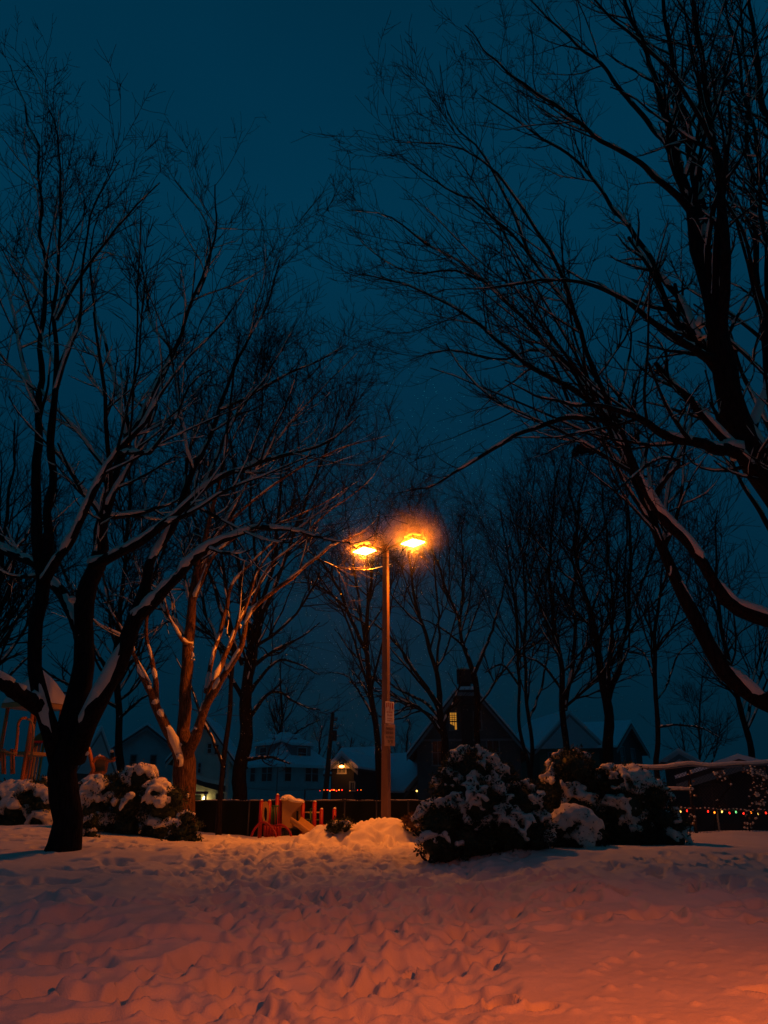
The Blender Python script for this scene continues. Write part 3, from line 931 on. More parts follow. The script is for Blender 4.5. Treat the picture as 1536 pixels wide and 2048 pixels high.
# --- big tree that leans in from the right
YR = 10.5
right = [
    G([(1790, 1560, YR + .6, 150), (1740, 1400, YR + .6, 140), (1680, 1200, YR + .6, 125), (1610, 1060, YR + .5, 105), (1535, 955, YR + .4, 88), (1492, 880, YR + .3, 74), (1458, 790, YR + .2, 62), (1440, 700, YR + .1, 54), (1432, 640, YR, 44), (1408, 540, YR, 34), (1392, 440, YR, 30), (1360, 330, YR, 23), (1335, 240, YR, 17), (1300, 130, YR, 12), (1260, 20, YR, 8), (1220, -90, YR, 4)], to_ground=True, K=30, seed=41),
    G([(1425, 600, YR, 34), (1412, 480, YR + .5, 28), (1392, 370, YR + .9, 24), (1370, 240, YR + 1.2, 18), (1342, 110, YR + 1.4, 12), (1322, -20, YR + 1.6, 8), (1300, -150, YR + 1.8, 4)], K=18, seed=42),
    G([(1440, 690, YR + .1, 34), (1452, 560, YR - .5, 26), (1447, 430, YR - .8, 23), (1432, 300, YR - 1, 18), (1408, 170, YR - 1.2, 13), (1392, 40, YR - 1.4, 10), (1375, -90, YR - 1.6, 6)], K=18, seed=43),
    G([(1700, 1260, YR + .3, 80), (1600, 1255, YR - .1, 64), (1536, 1240, YR - .3, 52), (1482, 1220, YR - .4, 44), (1440, 1180, YR - .5, 36), (1398, 1115, YR - .6, 32), (1360, 1070, YR - .7, 27), (1320, 1040, YR - .7, 26), (1290, 980, YR - .8, 26), (1262, 920, YR - .8, 25), (1238, 850, YR - .8, 22), (1195, 760, YR - .8, 17), (1158, 660, YR - .8, 13), (1112, 570, YR - .8, 11), (1060, 510, YR - .8, 9), (980, 430, YR - .8, 7), (900, 380, YR - .8, 5), (800, 310, YR - .8, 2.5)], K=30, seed=44),
    G([(1730, 1440, YR + .3, 90), (1620, 1430, YR, 70), (1540, 1408, YR, 58), (1490, 1378, YR, 48), (1440, 1330, YR, 44), (1400, 1265, YR, 42), (1370, 1190, YR, 38), (1340, 1120, YR, 32), (1312, 1060, YR, 27), (1288, 1000, YR, 24), (1256, 930, YR, 21), (1222, 860, YR, 18), (1170, 780, YR, 14), (1100, 690, YR, 12), (1040, 630, YR, 10), (960, 560, YR, 8), (860, 490, YR, 6), (780, 440, YR, 4), (690, 420, YR, 2)], K=30, seed=45),
    G([(1488, 905, YR + .2, 44), (1440, 898, YR - .3, 30), (1390, 885, YR - .7, 26), (1340, 872, YR - 1, 22), (1290, 845, YR - 1.3, 18), (1250, 825, YR - 1.5, 15), (1200, 812, YR - 1.7, 11), (1150, 808, YR - 1.9, 9), (1080, 795, YR - 2.1, 6), (1010, 760, YR - 2.3, 3)], K=20, seed=46),
    G([(1240, 845, YR - .7, 16), (1190, 838, YR - .8, 13), (1140, 834, YR - .9, 13), (1090, 850, YR - 1, 12), (1040, 865, YR - 1.1, 11), (990, 895, YR - 1.2, 10), (950, 920, YR - 1.3, 9), (905, 948, YR - 1.4, 7), (860, 972, YR - 1.5, 5), (800, 985, YR - 1.6, 2.5)], K=20, seed=47),
    G([(1240, 845, YR, 18), (1160, 785, YR + .4, 14), (1080, 745, YR + .7, 12), (1036, 715, YR + .9, 11), (960, 650, YR + 1.2, 8), (880, 600, YR + 1.4, 6), (790, 560, YR + 1.6, 4), (700, 545, YR + 1.7, 2)], K=18, seed=48),
    G([(1425, 720, YR, 30), (1390, 700, YR - .3, 19), (1350, 672, YR - .6, 17), (1300, 640, YR - .9, 14), (1262, 610, YR - 1.1, 12), (1210, 580, YR - 1.3, 10), (1140, 560, YR - 1.4, 8), (1060, 562, YR - 1.5, 6), (980, 575, YR - 1.6, 4), (880, 580, YR - 1.7, 2)], K=18, seed=49),
    G([(1400, 680, YR, 20), (1360, 600, YR + .4, 15), (1310, 540, YR + .7, 13), (1260, 460, YR + 1, 11), (1210, 390, YR + 1.2, 9), (1150, 320, YR + 1.4, 7), (1060, 260, YR + 1.6, 5), (960, 190, YR + 1.8, 2.5)], K=18, seed=50),
    G([(1380, 420, YR, 20), (1320, 360, YR - .4, 15), (1270, 320, YR - .7, 12), (1200, 280, YR - .9, 10), (1120, 215, YR - 1.1, 8), (1050, 170, YR - 1.2, 6), (980, 110, YR - 1.3, 4), (930, 50, YR - 1.4, 2)], K=18, seed=51),
    G([(1362, 330, YR, 17), (1310, 260, YR + .5, 13), (1240, 180, YR + .9, 10), (1190, 120, YR + 1.1, 8), (1120, 60, YR + 1.3, 5), (1050, -10, YR + 1.5, 3)], K=16, seed=52),
    G([(1220, 810, YR, 13), (1150, 830, YR + .6, 9), (1090, 700, YR + .9, 7), (1000, 720, YR + 1.2, 5), (900, 700, YR + 1.4, 4), (820, 720, YR + 1.6, 2)], K=14, seed=53),
    G([(1300, 1005, YR - .2, 16), (1330, 960, YR - 1, 11), (1360, 925, YR - 1.4, 9), (1320, 915, YR - 1.8, 8), (1270, 950, YR - 2, 6), (1230, 985, YR - 2.2, 3)], K=14, seed=54),
    G([(1500, 900, YR + .3, 36), (1530, 780, YR + .8, 28), (1545, 640, YR + 1.2, 22), (1530, 480, YR + 1.5, 18), (1520, 330, YR + 1.7, 15), (1490, 180, YR + 1.9, 12), (1460, 40, YR + 2.1, 9), (1440, -100, YR + 2.3, 5)], K=18, seed=55),
    G([(1600, 900, YR + 1, 46), (1590, 700, YR + 1.5, 36), (1570, 500, YR + 2, 30), (1545, 300, YR + 2.4, 24), (1515, 120, YR + 2.7, 18), (1495, -40, YR + 3, 12)], K=16, seed=56),
    G([(1535, 955, YR + .4, 40), (1590, 830, YR - .8, 32), (1640, 700, YR - 1.6, 26), (1680, 540, YR - 2.2, 18), (1720, 360, YR - 2.6, 12), (1740, 160, YR - 3, 7)], K=16, seed=57),
    G([(1060, 510, YR - .8, 8), (1010, 390, YR - 1.1, 6.5), (960, 300, YR - 1.3, 5), (900, 240, YR - 1.5, 3), (880, 130, YR - 1.6, 1.8)], K=12, seed=58),
    G([(1158, 660, YR - .8, 11), (1120, 540, YR - 1.4, 9), (1060, 440, YR - 1.8, 7), (990, 340, YR - 2.1, 5), (900, 290, YR - 2.3, 3), (790, 285, YR - 2.4, 1.6)], K=14, seed=59),
    G([(960, 560, YR, 7), (900, 540, YR + .3, 5.5), (820, 545, YR + .5, 4), (740, 500, YR + .7, 3), (700, 450, YR + .8, 1.6)], K=12, seed=60),
    G([(1432, 300, YR - 1, 13), (1380, 200, YR - 1.6, 10), (1310, 110, YR - 2, 8), (1230, 40, YR - 2.3, 6), (1150, -40, YR - 2.6, 3)], K=14, seed=61),
    G([(1545, 640, YR + 1.2, 14), (1510, 560, YR + .4, 10), (1490, 470, YR - .2, 8), (1440, 380, YR - .7, 6), (1420, 260, YR - 1.1, 4)], K=14, seed=62),
]
for i_, (p_, r_) in enumerate(right):
    r_ *= 0.80 if i_ == 0 else 0.66 if i_ in (3, 4) else 0.5 if i_ in (14, 15, 16) else 0.78
right_levels = [
    dict(per_m=2.7, ang=(34, 10), length=2.9, lenvar=0.3, K=9, t0=0.30, trop=0.055, noise=0.08, rratio=0.5, rlen=0.42, shrink=0.5),
    dict(per_m=3.7, ang=(42, 11), length=1.1, lenvar=0.35, K=7, t0=0.1, trop=0.08, noise=0.13, rratio=0.62, rlen=0.48, shrink=0.45),
    dict(per_m=8.0, ang=(48, 12), length=0.23, lenvar=0.45, K=4, t0=0.1, trop=0.14, noise=0.10, rratio=0.8, max_n=19000),
]
build_tree('maple_tree', 'big tree leaning in from the right with long arching snowy limbs', right, right_levels, M['bark'], 303, twig_min=0.0048,
           forks=((1470, 905, YR + .1, 26), (1338, 1140, YR - .2, 16), (1408, 650, YR - .1, 36)), snow_thick=1.0, sides=16)

# --- second tree far right edge whose crown fills the corner
YQ = 15.0
rt2 = [
    G([(1640, 1650, YQ, 60), (1620, 1400, YQ, 54), (1590, 1150, YQ, 46), (1560, 900, YQ, 36), (1530, 650, YQ, 26), (1505, 420, YQ, 18), (1490, 200, YQ, 12), (1480, 0, YQ, 7)], to_ground=True, K=22, seed=71),
    G([(1590, 1150, YQ, 26), (1530, 1040, YQ - .6, 18), (1480, 960, YQ - 1, 12), (1440, 860, YQ - 1.3, 9), (1410, 740, YQ - 1.5, 5)], K=14, seed=72),
    G([(1560, 900, YQ, 22), (1500, 780, YQ + .8, 15), (1460, 660, YQ + 1.4, 11), (1440, 540, YQ + 1.8, 7), (1420, 400, YQ + 2, 4)], K=14, seed=73),
]
for p_, r_ in rt2: r_ *= 0.55
build_tree('maple_tree', 'slim tree at the far right edge, mostly outside the picture', rt2, [dict(left_levels[0], per_m=1.6), left_levels[1], dict(left_levels[2], max_n=1500)], M['bark'], 404, twig_min=0.005, sides=10)

# --- trees beyond the lamp
BG_LEV = [
    dict(per_m=1.5, ang=(38, 12), length=5.5, lenvar=0.3, K=8, t0=0.28, trop=0.09, noise=0.12, rratio=0.5, rlen=0.40, shrink=0.45),
    dict(per_m=2.1, ang=(38, 12), length=2.6, lenvar=0.35, K=6, t0=0.1, trop=0.08, noise=0.14, rratio=0.62, rlen=0.52, shrink=0.4),
    dict(per_m=2.8, ang=(36, 12), length=1.25, lenvar=0.35, K=4, t0=0.1, trop=0.07, noise=0.14, rratio=0.75),
]


def bg_tree(name, label, gl, seed, n_tw=3600, twig=0.012, dens=1.0, group='bare trees beyond the lamp', bark='bark', snow_thr=0.028, forks=()):
    lev = [dict(BG_LEV[0], per_m=BG_LEV[0]['per_m'] * dens), BG_LEV[1], dict(BG_LEV[2], max_n=int(n_tw * 1.7))]
    gs_ = []
    for i, s in enumerate(gl):
        p_, r_ = make_guide(s, K=16, to_ground=(i == 0), seed=seed + i, wob=0.02)
        gs_.append((p_, r_ * 0.64))
    return build_tree(name, label, gs_, lev, M[bark], seed, group, twig_min=twig, snow_thr=snow_thr, snow_thick=0.8, sides=8, keep=0.75, forks=forks)


Y1 = 31.0
bg_tree('bare_tree', 'thick dark trunked tree just left of the white hip roofed house', [
    [(480, 1610, Y1, 46), (484, 1520, Y1, 42), (490, 1430, Y1, 40), (492, 1350, Y1, 32), (500, 1290, Y1, 22), (520, 1220, Y1, 15), (545, 1130, Y1, 11), (560, 1020, Y1, 8), (570, 900, Y1, 5), (580, 800, Y1, 2.5)],
    [(494, 1345, Y1, 20), (522, 1320, Y1 - .5, 12), (560, 1295, Y1 - 1, 9), (600, 1275, Y1 - 1.4, 6), (640, 1245, Y1 - 1.7, 3)],
    [(496, 1440, Y1, 14), (530, 1395, Y1 - .6, 10), (560, 1385, Y1 - 1, 8), (600, 1410, Y1 - 1.3, 5), (640, 1420, Y1 - 1.5, 3)],
    [(496, 1390, Y1, 14), (525, 1350, Y1 + .5, 10), (560, 1320, Y1 + 1, 8), (600, 1330, Y1 + 1.3, 5), (640, 1350, Y1 + 1.5, 2.5)],
    [(488, 1400, Y1, 16), (450, 1330, Y1 + .6, 11), (420, 1250, Y1 + 1, 9), (390, 1140, Y1 + 1.4, 6), (370, 1020, Y1 + 1.7, 3)],
    [(500, 1290, Y1, 16), (480, 1180, Y1 + .8, 12), (470, 1060, Y1 + 1.3, 9), (465, 940, Y1 + 1.8, 6), (460, 820, Y1 + 2, 3)],
    [(490, 1520, Y1, 12), (540, 1515, Y1 - 1, 8), (580, 1528, Y1 - 1.6, 4)],
    [(502, 1290, Y1, 15), (545, 1180, Y1 - .8, 12), (590, 1060, Y1 - 1.3, 9), (640, 930, Y1 - 1.7, 6), (690, 800, Y1 - 2, 3)],
    [(485, 1330, Y1, 14), (430, 1190, Y1 - .8, 11), (390, 1040, Y1 - 1.3, 8), (370, 900, Y1 - 1.7, 6), (350, 760, Y1 - 2, 3)],
    [(520, 1220, Y1, 11), (510, 1090, Y1 + .8, 9), (500, 960, Y1 + 1.3, 7), (520, 820, Y1 + 1.7, 5), (530, 680, Y1 + 2, 2.5)],
], 511, 7000, dens=1.35)
bg_tree('bare_tree', 'thin straight trunked tree between the lit tree and the thick trunk', [
    [(440, 1640, 27, 17), (446, 1560, 27, 16), (454, 1470, 27, 15), (460, 1390, 27, 14), (462, 1300, 27, 12), (455, 1200, 27, 9), (440, 1080, 27, 7), (425, 960, 27, 5), (415, 840, 27, 3)],
    [(448, 1540, 27, 10), (425, 1480, 26.6, 8), (400, 1430, 26.2, 7), (380, 1370, 26, 5), (350, 1310, 25.8, 3)],
    [(460, 1300, 27, 9), (485, 1210, 27.5, 7), (520, 1120, 28, 5), (550, 1000, 28.4, 3)],
], 522, 2400)
bg_tree('bare_tree', 'leaning trunk tree directly behind the lamp post on its left', [
    [(762, 1610, 34, 22), (756, 1530, 34, 20), (750, 1450, 34, 18), (742, 1380, 34, 17), (733, 1300, 34, 14), (735, 1220, 34, 11), (745, 1130, 34, 8), (760, 1020, 34, 4)],
    [(735, 1310, 34, 14), (712, 1260, 33.5, 11), (690, 1210, 33, 10), (668, 1160, 32.7, 8), (640, 1120, 32.4, 6), (600, 1090, 32.2, 3)],
    [(692, 1215, 33, 8), (650, 1180, 32, 6), (610, 1165, 31.5, 4), (570, 1170, 31, 2.5)],
    [(745, 1430, 34, 8), (710, 1370, 34.6, 6), (690, 1350, 35, 4), (660, 1345, 35.4, 2)],
    [(733, 1300, 34, 9), (715, 1180, 35, 7), (700, 1080, 35.6, 5), (690, 1000, 36, 3)],
], 533, 2600)
bg_tree('bare_tree', 'curved dark trunk tree right of the lamp, beside the lit house window', [
    [(893, 1560, 38, 24), (888, 1500, 38, 22), (882, 1430, 38, 21), (876, 1370, 38, 15), (862, 1310, 38, 13), (845, 1250, 38, 11), (830, 1180, 38, 8), (815, 1090, 38, 6), (800, 1030, 38, 3)],
    [(880, 1415, 38, 15), (850, 1370, 37.4, 12), (815, 1320, 37, 9), (785, 1280, 36.6, 7), (740, 1240, 36.3, 5), (700, 1215, 36, 3)],
    [(886, 1470, 38, 12), (855, 1430, 37.4, 9), (825, 1410, 37, 7), (790, 1430, 36.7, 5)],
    [(882, 1440, 38, 11), (850, 1405, 38.6, 9), (800, 1380, 39, 7), (770, 1360, 39.4, 4)],
    [(872, 1350, 38, 9), (878, 1250, 38.6, 7), (870, 1150, 39, 5), (860, 1060, 39.3, 3)],
], 544, 2600)
bg_tree('bare_tree', 'trunk forking in a V in front of the dark gabled house', [
    [(957, 1560, 40, 20), (955, 1480, 40, 18), (952, 1400, 40, 18), (948, 1345, 40, 18), (932, 1300, 40, 12), (915, 1240, 40, 10), (895, 1180, 40, 8), (870, 1120, 40, 6), (850, 1060, 40, 3)],
    [(948, 1350, 40, 13), (965, 1310, 39.6, 10), (982, 1265, 39.3, 8), (1000, 1210, 39, 6), (1012, 1150, 38.8, 4)],
    [(918, 1250, 40, 8), (925, 1180, 40.6, 7), (925, 1110, 41, 5), (920, 1030, 41.4, 3)],
    [(934, 1300, 40, 8), (895, 1265, 39.2, 6), (850, 1240, 38.8, 4), (810, 1230, 38.4, 2.5)],
], 555, 2600)
bg_tree('bare_tree', 'pair of slim straight stems behind the middle of the big shrub', [
    [(1062, 1600, 41, 13), (1060, 1500, 41, 12), (1056, 1420, 41, 11), (1052, 1330, 41, 10), (1048, 1240, 41, 8), (1050, 1140, 41, 6), (1060, 1020, 41, 4), (1070, 930, 41, 2.5)],
    [(1060, 1560, 41, 12), (1045, 1480, 40.7, 11), (1040, 1410, 40.6, 10), (1036, 1330, 40.5, 9), (1034, 1240, 40.4, 8), (1020, 1130, 40.3, 6), (1000, 1020, 40.2, 3)],
    [(1058, 1440, 41, 8), (1080, 1380, 41.6, 7), (1095, 1310, 42, 5), (1105, 1230, 42.4, 3)],
    [(1038, 1370, 40.5, 7), (1005, 1330, 40, 6), (970, 1345, 39.6, 4)],
], 566, 2400)
bg_tree('bare_tree', 'tall dark tree in the middle of the right hand clump', [
    [(1135, 1600, 39, 22), (1132, 1500, 39, 20), (1126, 1400, 39, 19), (1120, 1310, 39, 15), (1108, 1230, 39, 12), (1100, 1130, 39, 9), (1105, 1030, 39, 6), (1120, 930, 39, 3)],
    [(1130, 1420, 39, 15), (1145, 1330, 39.6, 13), (1150, 1240, 40, 11), (1150, 1130, 40.3, 9), (1160, 1010, 40.6, 6), (1180, 900, 40.8, 3)],
    [(1118, 1300, 39, 10), (1080, 1210, 38.4, 7), (1045, 1110, 38, 5), (1020, 1010, 37.7, 3)],
    [(1124, 1380, 39, 9), (1085, 1330, 38.6, 7), (1040, 1310, 38.3, 4)],
], 577, 3800, dens=1.25)
bg_tree('bare_tree', 'thickest double trunk in the right hand clump of trees', [
    [(1218, 1570, 37, 36), (1215, 1480, 37, 33), (1210, 1400, 37, 30), (1198, 1320, 37, 22), (1182, 1240, 37, 18), (1165, 1160, 37, 14), (1150, 1060, 37, 9), (1140, 960, 37, 5), (1150, 890, 37, 2.5)],
    [(1214, 1410, 37, 22), (1236, 1340, 37.5, 18), (1250, 1270, 37.9, 15), (1258, 1190, 38.2, 12), (1262, 1090, 38.5, 9), (1250, 980, 38.7, 5), (1240, 900, 38.9, 2.5)],
    [(1205, 1370, 37, 11), (1225, 1270, 36.4, 9), (1222, 1160, 36, 7), (1210, 1040, 35.7, 5), (1200, 940, 35.5, 3)],
    [(1254, 1230, 38, 10), (1290, 1150, 38.5, 8), (1320, 1060, 38.8, 6), (1340, 980, 39, 3)],
], 588, 4200, dens=1.25)
bg_tree('bare_tree', 'slim straight tree standing behind the snowy fence rail', [
    [(1318, 1570, 29, 18), (1315, 1480, 29, 16), (1312, 1400, 29, 14), (1310, 1310, 29, 13), (1316, 1220, 29, 10), (1330, 1130, 29, 7), (1345, 1030, 29, 4)],
    [(1314, 1455, 29, 8), (1350, 1450, 28.6, 6), (1400, 1455, 28.3, 5), (1440, 1475, 28, 3)],
    [(1312, 1400, 29, 7), (1335, 1370, 29.5, 6), (1355, 1310, 29.9, 5), (1390, 1280, 30.2, 3)],
    [(1312, 1370, 29, 7), (1290, 1310, 29.5, 5), (1265, 1290, 29.8, 3)],
], 599, 2400)
bg_tree('bare_tree', 'dark tree leaning left at the right edge, behind the fence', [
    [(1510, 1580, 33, 24), (1500, 1500, 33, 20), (1480, 1410, 33, 17), (1462, 1330, 33, 14), (1440, 1230, 33, 11), (1430, 1130, 33, 7), (1435, 1020, 33, 4)],
    [(1490, 1450, 33, 11), (1520, 1350, 33.6, 8), (1540, 1250, 34, 6), (1560, 1150, 34.4, 4)],
    [(1462, 1330, 33, 9), (1420, 1290, 32.4, 7), (1390, 1230, 32, 5), (1370, 1150, 31.7, 3)],
], 610, 3000, dens=1.3)
bg_tree('bare_tree', 'dark twiggy tree at the left edge, above the snowy playhouse roof', [
    [(-40, 1600, 34, 30), (-35, 1450, 34, 27), (-30, 1330, 34, 24), (-10, 1200, 34, 18), (10, 1080, 34, 13), (25, 960, 34, 8), (30, 840, 34, 4)],
    [(-30, 1330, 34, 15), (20, 1260, 33.4, 10), (60, 1200, 33, 8), (110, 1130, 32.7, 6), (150, 1050, 32.4, 3)],
    [(-32, 1400, 34, 14), (10, 1360, 34.6, 9), (50, 1320, 35, 7), (90, 1290, 35.3, 4)],
], 621, 3400, dens=1.4)
bg_tree('bare_tree', 'dark twiggy tree behind the near left trunk', [
    [(240, 1600, 40, 26), (238, 1480, 40, 23), (235, 1370, 40, 20), (240, 1260, 40, 16), (250, 1130, 40, 12), (255, 1000, 40, 8), (262, 880, 40, 4)],
    [(236, 1380, 40, 14), (190, 1300, 39.4, 10), (160, 1220, 39, 8), (120, 1120, 38.7, 6), (90, 1010, 38.4, 3)],
    [(240, 1280, 40, 12), (290, 1190, 40.6, 9), (330, 1090, 41, 7), (350, 970, 41.3, 4)],
    [(236, 1440, 40, 10), (280, 1400, 39.6, 7), (310, 1385, 39.3, 4)],
], 632, 3800, dens=1.4)
bg_tree('bare_tree', 'slim tree between the lit tree and the lamp, far behind', [
    [(560, 1600, 88, 12), (558, 1540, 88, 11), (560, 1480, 88, 10), (565, 1430, 88, 8), (560, 1370, 88, 5), (565, 1310, 88, 3)],
    [(559, 1500, 88, 6), (600, 1460, 87, 5), (640, 1440, 86, 3)],
], 643, 1500, twig=0.016, group='distant trees behind the houses')
for k, (u, Yd, top, lab) in enumerate(((640, 100, 1455, 'low distant tree behind the white hip roofed house'), (700, 104, 1475, 'low distant tree behind the leaning utility pole'),
                                       (815, 96, 1440, 'low distant tree between the lamp post and the gabled house'), (1400, 90, 1360, 'distant tree above the fence at the right'))):
    bg_tree('bare_tree', lab, [[(u, 1590, Yd, 9), (u + 3, 1560, Yd, 8), (u - 2, 0.5 * (1560 + top), Yd, 6), (u + 4, top, Yd, 3)],
                               [(u, 1550, Yd, 6), (u - 25, 1520, Yd - 1, 5), (u - 40, 0.5 * (1530 + top), Yd - 1.5, 3)],
                               [(u, 1545, Yd, 6), (u + 28, 1515, Yd + 1, 5), (u + 42, 0.5 * (1530 + top), Yd + 1.5, 3)]], 660 + k, 1300, twig=0.018, group='distant trees behind the houses')

# squirrel nest high in the right hand clump
qn = P(1166, 898, 38.5)
gg = np.random.default_rng(3)
v, _, t = lumps(np.array([list(qn)]) + gg.normal(0, 0.13, (16, 3)), gg.uniform(0.12, 0.24, 16), 1.1, 17, 0.3)
nest = link('squirrel_nest', np_mesh('squirrel_nest', v, None, t), None, M['twig'])
tag(nest, 'dark ball of leaves high in the right hand clump of trees', 'nest')

# ------------------------------------------------------------------ shrubs
def shrub(name, label, lobes, seed, clumps=60, leaves=9000, voxel=0.032, leaf=0.055, group=None, snowy=1.0, big=(0.07, 0.15), mat='needle'):
    """lobes: (u, v, Y, radius px) ellipsoid lobes; foliage sprays on them, snow lumps on top"""
    g = np.random.default_rng(seed)
    L = []
    for (u, v, Y, r, *sq) in lobes:
        q = P(u, v, Y)
        m = px(v, Y)
        L.append((np.array(q), r * m * 0.92, (sq[0] if sq else 0.85)))
    cx = np.mean([l[0] for l in L], 0)
    gz = H(cx[0], cx[1])
    root = thing(name, label, 'shrub', (cx[0], cx[1], gz), 0, group)
    for (lc, lr, ls) in list(L):          # skirts that reach down to the snow
        g0 = H(lc[0], lc[1])
        if lc[2] - lr * ls > g0 - 0.05 and lc[2] - g0 < 3.2 * lr:
            L.append((np.array([lc[0] + g.normal(0, 0.03), lc[1], g0 + 0.30 * lr]), lr * 0.92, 0.85))
    w = np.array([l[1] ** 2 for l in L]); w /= w.sum()

    def surf(n, upbias):
        pick = g.choice(len(L), n * 4, p=w)
        d = g.normal(size=(n * 4, 3))
        d /= np.linalg.norm(d, axis=1, keepdims=True)
        c = np.array([L[i][0] for i in pick]); r = np.array([L[i][1] for i in pick]); s = np.array([L[i][2] for i in pick])
        jit = g.uniform(0.80, 1.12, (n * 4, 1)) + np.abs(g.normal(0, 0.07, (n * 4, 1)))
        p = c + d * r[:, None] * jit * np.stack([np.ones_like(s), np.ones_like(s), s], 1)
        ok = np.ones(len(p), bool)
        for (lc, lr, ls) in L:
            inside = (((p - lc) / (lr * np.array([1, 1, ls]))) ** 2).sum(1) < 0.62
            ok &= ~inside
        ok &= (p[:, 2] > base_height(p[:, 0], p[:, 1]) - 0.02)
        ok &= g.uniform(size=len(p)) < np.clip(0.5 + upbias * d[:, 2], 0.02, 1)
        idx = np.nonzero(ok)[0][:n]
        return p[idx], d[idx]
    # stems
    sp, sr = [], []
    for (lc, lr, ls) in L:
        for k in range(3):
            b = np.array([lc[0] + g.normal(0, lr * .25), lc[1] + g.normal(0, lr * .25), 0]); b[2] = H(b[0], b[1]) - 0.1
            e_ = lc + g.normal(0, lr * .5, 3)
            mid = 0.5 * (b + e_) + g.normal(0, .06, 3)
            sp.append(catmull(np.array([b, mid, e_]), 7)); sr.append(np.linspace(0.022, 0.007, 7))
    tubes('stem', [(np.array(sp), np.array(sr), 5, 0.05)], M['bark'], root, 'stuff', seed)
    # foliage: short bent sprigs of narrow leaves
    p, d = surf(leaves // 8, 0.3)
    n = len(p)
    rep = 8
    P_ = np.repeat(p, rep, 0)
    D = np.repeat(d, rep, 0) + g.normal(0, 0.75, (n * rep, 3)) + np.array([0, 0, 0.12])
    D /= np.linalg.norm(D, axis=1, keepdims=True)
    P_ = P_ + g.normal(0, leaf * 0.7, P_.shape)
    side = np.cross(D, g.normal(size=D.shape))
    side /= np.linalg.norm(side, axis=1, keepdims=True)
    ln = leaf * g.uniform(0.7, 1.6, (len(P_), 1))
    wd = ln * g.uniform(0.16, 0.28, (len(P_), 1))
    nrm = np.cross(D, side)
    a = P_
    b = P_ + D * ln * 0.5 + side * wd
    c = P_ + D * ln + nrm * ln * 0.15
    e_ = P_ + D * ln * 0.5 - side * wd
    V = np.stack([a, b, c, e_], 1).reshape(-1, 3)
    Q = np.arange(len(V)).reshape(-1, 4)
    link('foliage', np_mesh('foliage', V, Q, None, False), root, M[mat], 'stuff')
    # inner twig mass: dark core so that the shrub is not hollow
    v0, _, t0 = lumps(np.array([l[0] for l in L]), np.stack([np.array([l[1] * .80, l[1] * .80, l[1] * .80 * l[2]]) for l in L]), 1, seed, 0.1)
    link('inner_growth', np_mesh('inner_growth', v0, None, t0), root, M[mat])
    # snow lumps
    p, d = surf(int(clumps * 46 * snowy), 0.85)
    C, RR = [], []
    off = Vector(g.uniform(0, 50, 3))
    for q, dd in zip(p, d):
        m_ = mnoise.noise(Vector(q) * 2.1 + off) + 0.45 * mnoise.noise(Vector(q) * 6.0 + off)
        if m_ + 0.55 * dd[2] + g.normal(0, 0.10) < 0.45: continue
        s = g.uniform(*big) * 0.56
        C.append(q + dd * 0.01 + np.array([0, 0, 0.015]))
        RR.append(s * g.uniform(0.6, 1.1))
        if g.uniform() < 0.12:                      # a loaded tip that hangs down
            for i in range(3):
                C.append(q + dd * (0.05 + 0.03 * i) - np.array([0, 0, 0.05 * (i + 1)]))
                RR.append(s * (0.8 - 0.18 * i))
    if C:
        C = np.array(C); RR = np.array(RR)
        v, _, t = lumps(C, RR, 0.72, seed + 2, 0.22)
        remeshed('snow_load', v, t, voxel, M['snow_clump'], root, 'stuff', 1)
    return root


SH = 'snow laden shrubs around the playground'
shrub('evergreen_shrub', 'largest snow laden evergreen shrub right of the path', [
    (945, 1548, 14.3, 58), (905, 1580, 14.2, 42), (990, 1560, 14.5, 40), (950, 1620, 14.1, 75), (880, 1645, 13.8, 48), (868, 1690, 13.6, 32),
    (1035, 1610, 14.4, 50), (1060, 1600, 14.6, 38), (1010, 1660, 14.1, 60), (930, 1680, 13.8, 45), (1060, 1660, 14.4, 45)], 1001, 85, 15000, 0.03, group=SH, big=(0.06, 0.135))
shrub('evergreen_shrub', 'tall snow laden shrub in the middle of the right hand row', [
    (1145, 1545, 16.5, 48), (1120, 1580, 16.4, 42), (1175, 1570, 16.6, 40), (1140, 1620, 16.4, 55), (1100, 1640, 16.4, 35)], 1002, 42, 8000, 0.034, group=SH, big=(0.07, 0.15))
shrub('evergreen_shrub', 'wide snow laden shrub beside the fence post', [
    (1225, 1575, 16.6, 45), (1265, 1565, 16.8, 36), (1245, 1620, 16.5, 60), (1300, 1600, 16.6, 42), (1320, 1640, 16.4, 40), (1352, 1660, 16.3, 24), (1200, 1640, 16.6, 42), (1280, 1655, 16.4, 38)], 1003, 58, 10000, 0.034, group=SH, big=(0.07, 0.16))
shrub('evergreen_shrub', 'small round shrub nearly buried in snow between two larger ones', [
    (1148, 1652, 15.0, 38), (1118, 1662, 14.9, 24), (1175, 1660, 15.1, 26)], 1004, 60, 2600, 0.034, group=SH, big=(0.10, 0.16))
shrub('evergreen_shrub', 'snow covered shrub left of the near trunk', [
    (55, 1600, 20.5, 38), (15, 1598, 20.5, 34), (85, 1610, 20.4, 30), (30, 1622, 20.3, 30), (-40, 1605, 20.5, 42), (80, 1572, 20.6, 20)], 1005, 75, 8000, 0.04, group=SH, big=(0.10, 0.2))
shrub('evergreen_shrub', 'wide dark snow topped shrub between the near trunk and the lit tree', [
    (195, 1588, 18.6, 38), (240, 1578, 18.6, 34), (278, 1560, 18.7, 32), (255, 1610, 18.5, 42), (310, 1592, 18.5, 33), (345, 1600, 18.5, 28), (190, 1620, 18.5, 36), (325, 1620, 18.4, 34)], 1006, 66, 9000, 0.038, group=SH, big=(0.07, 0.16))
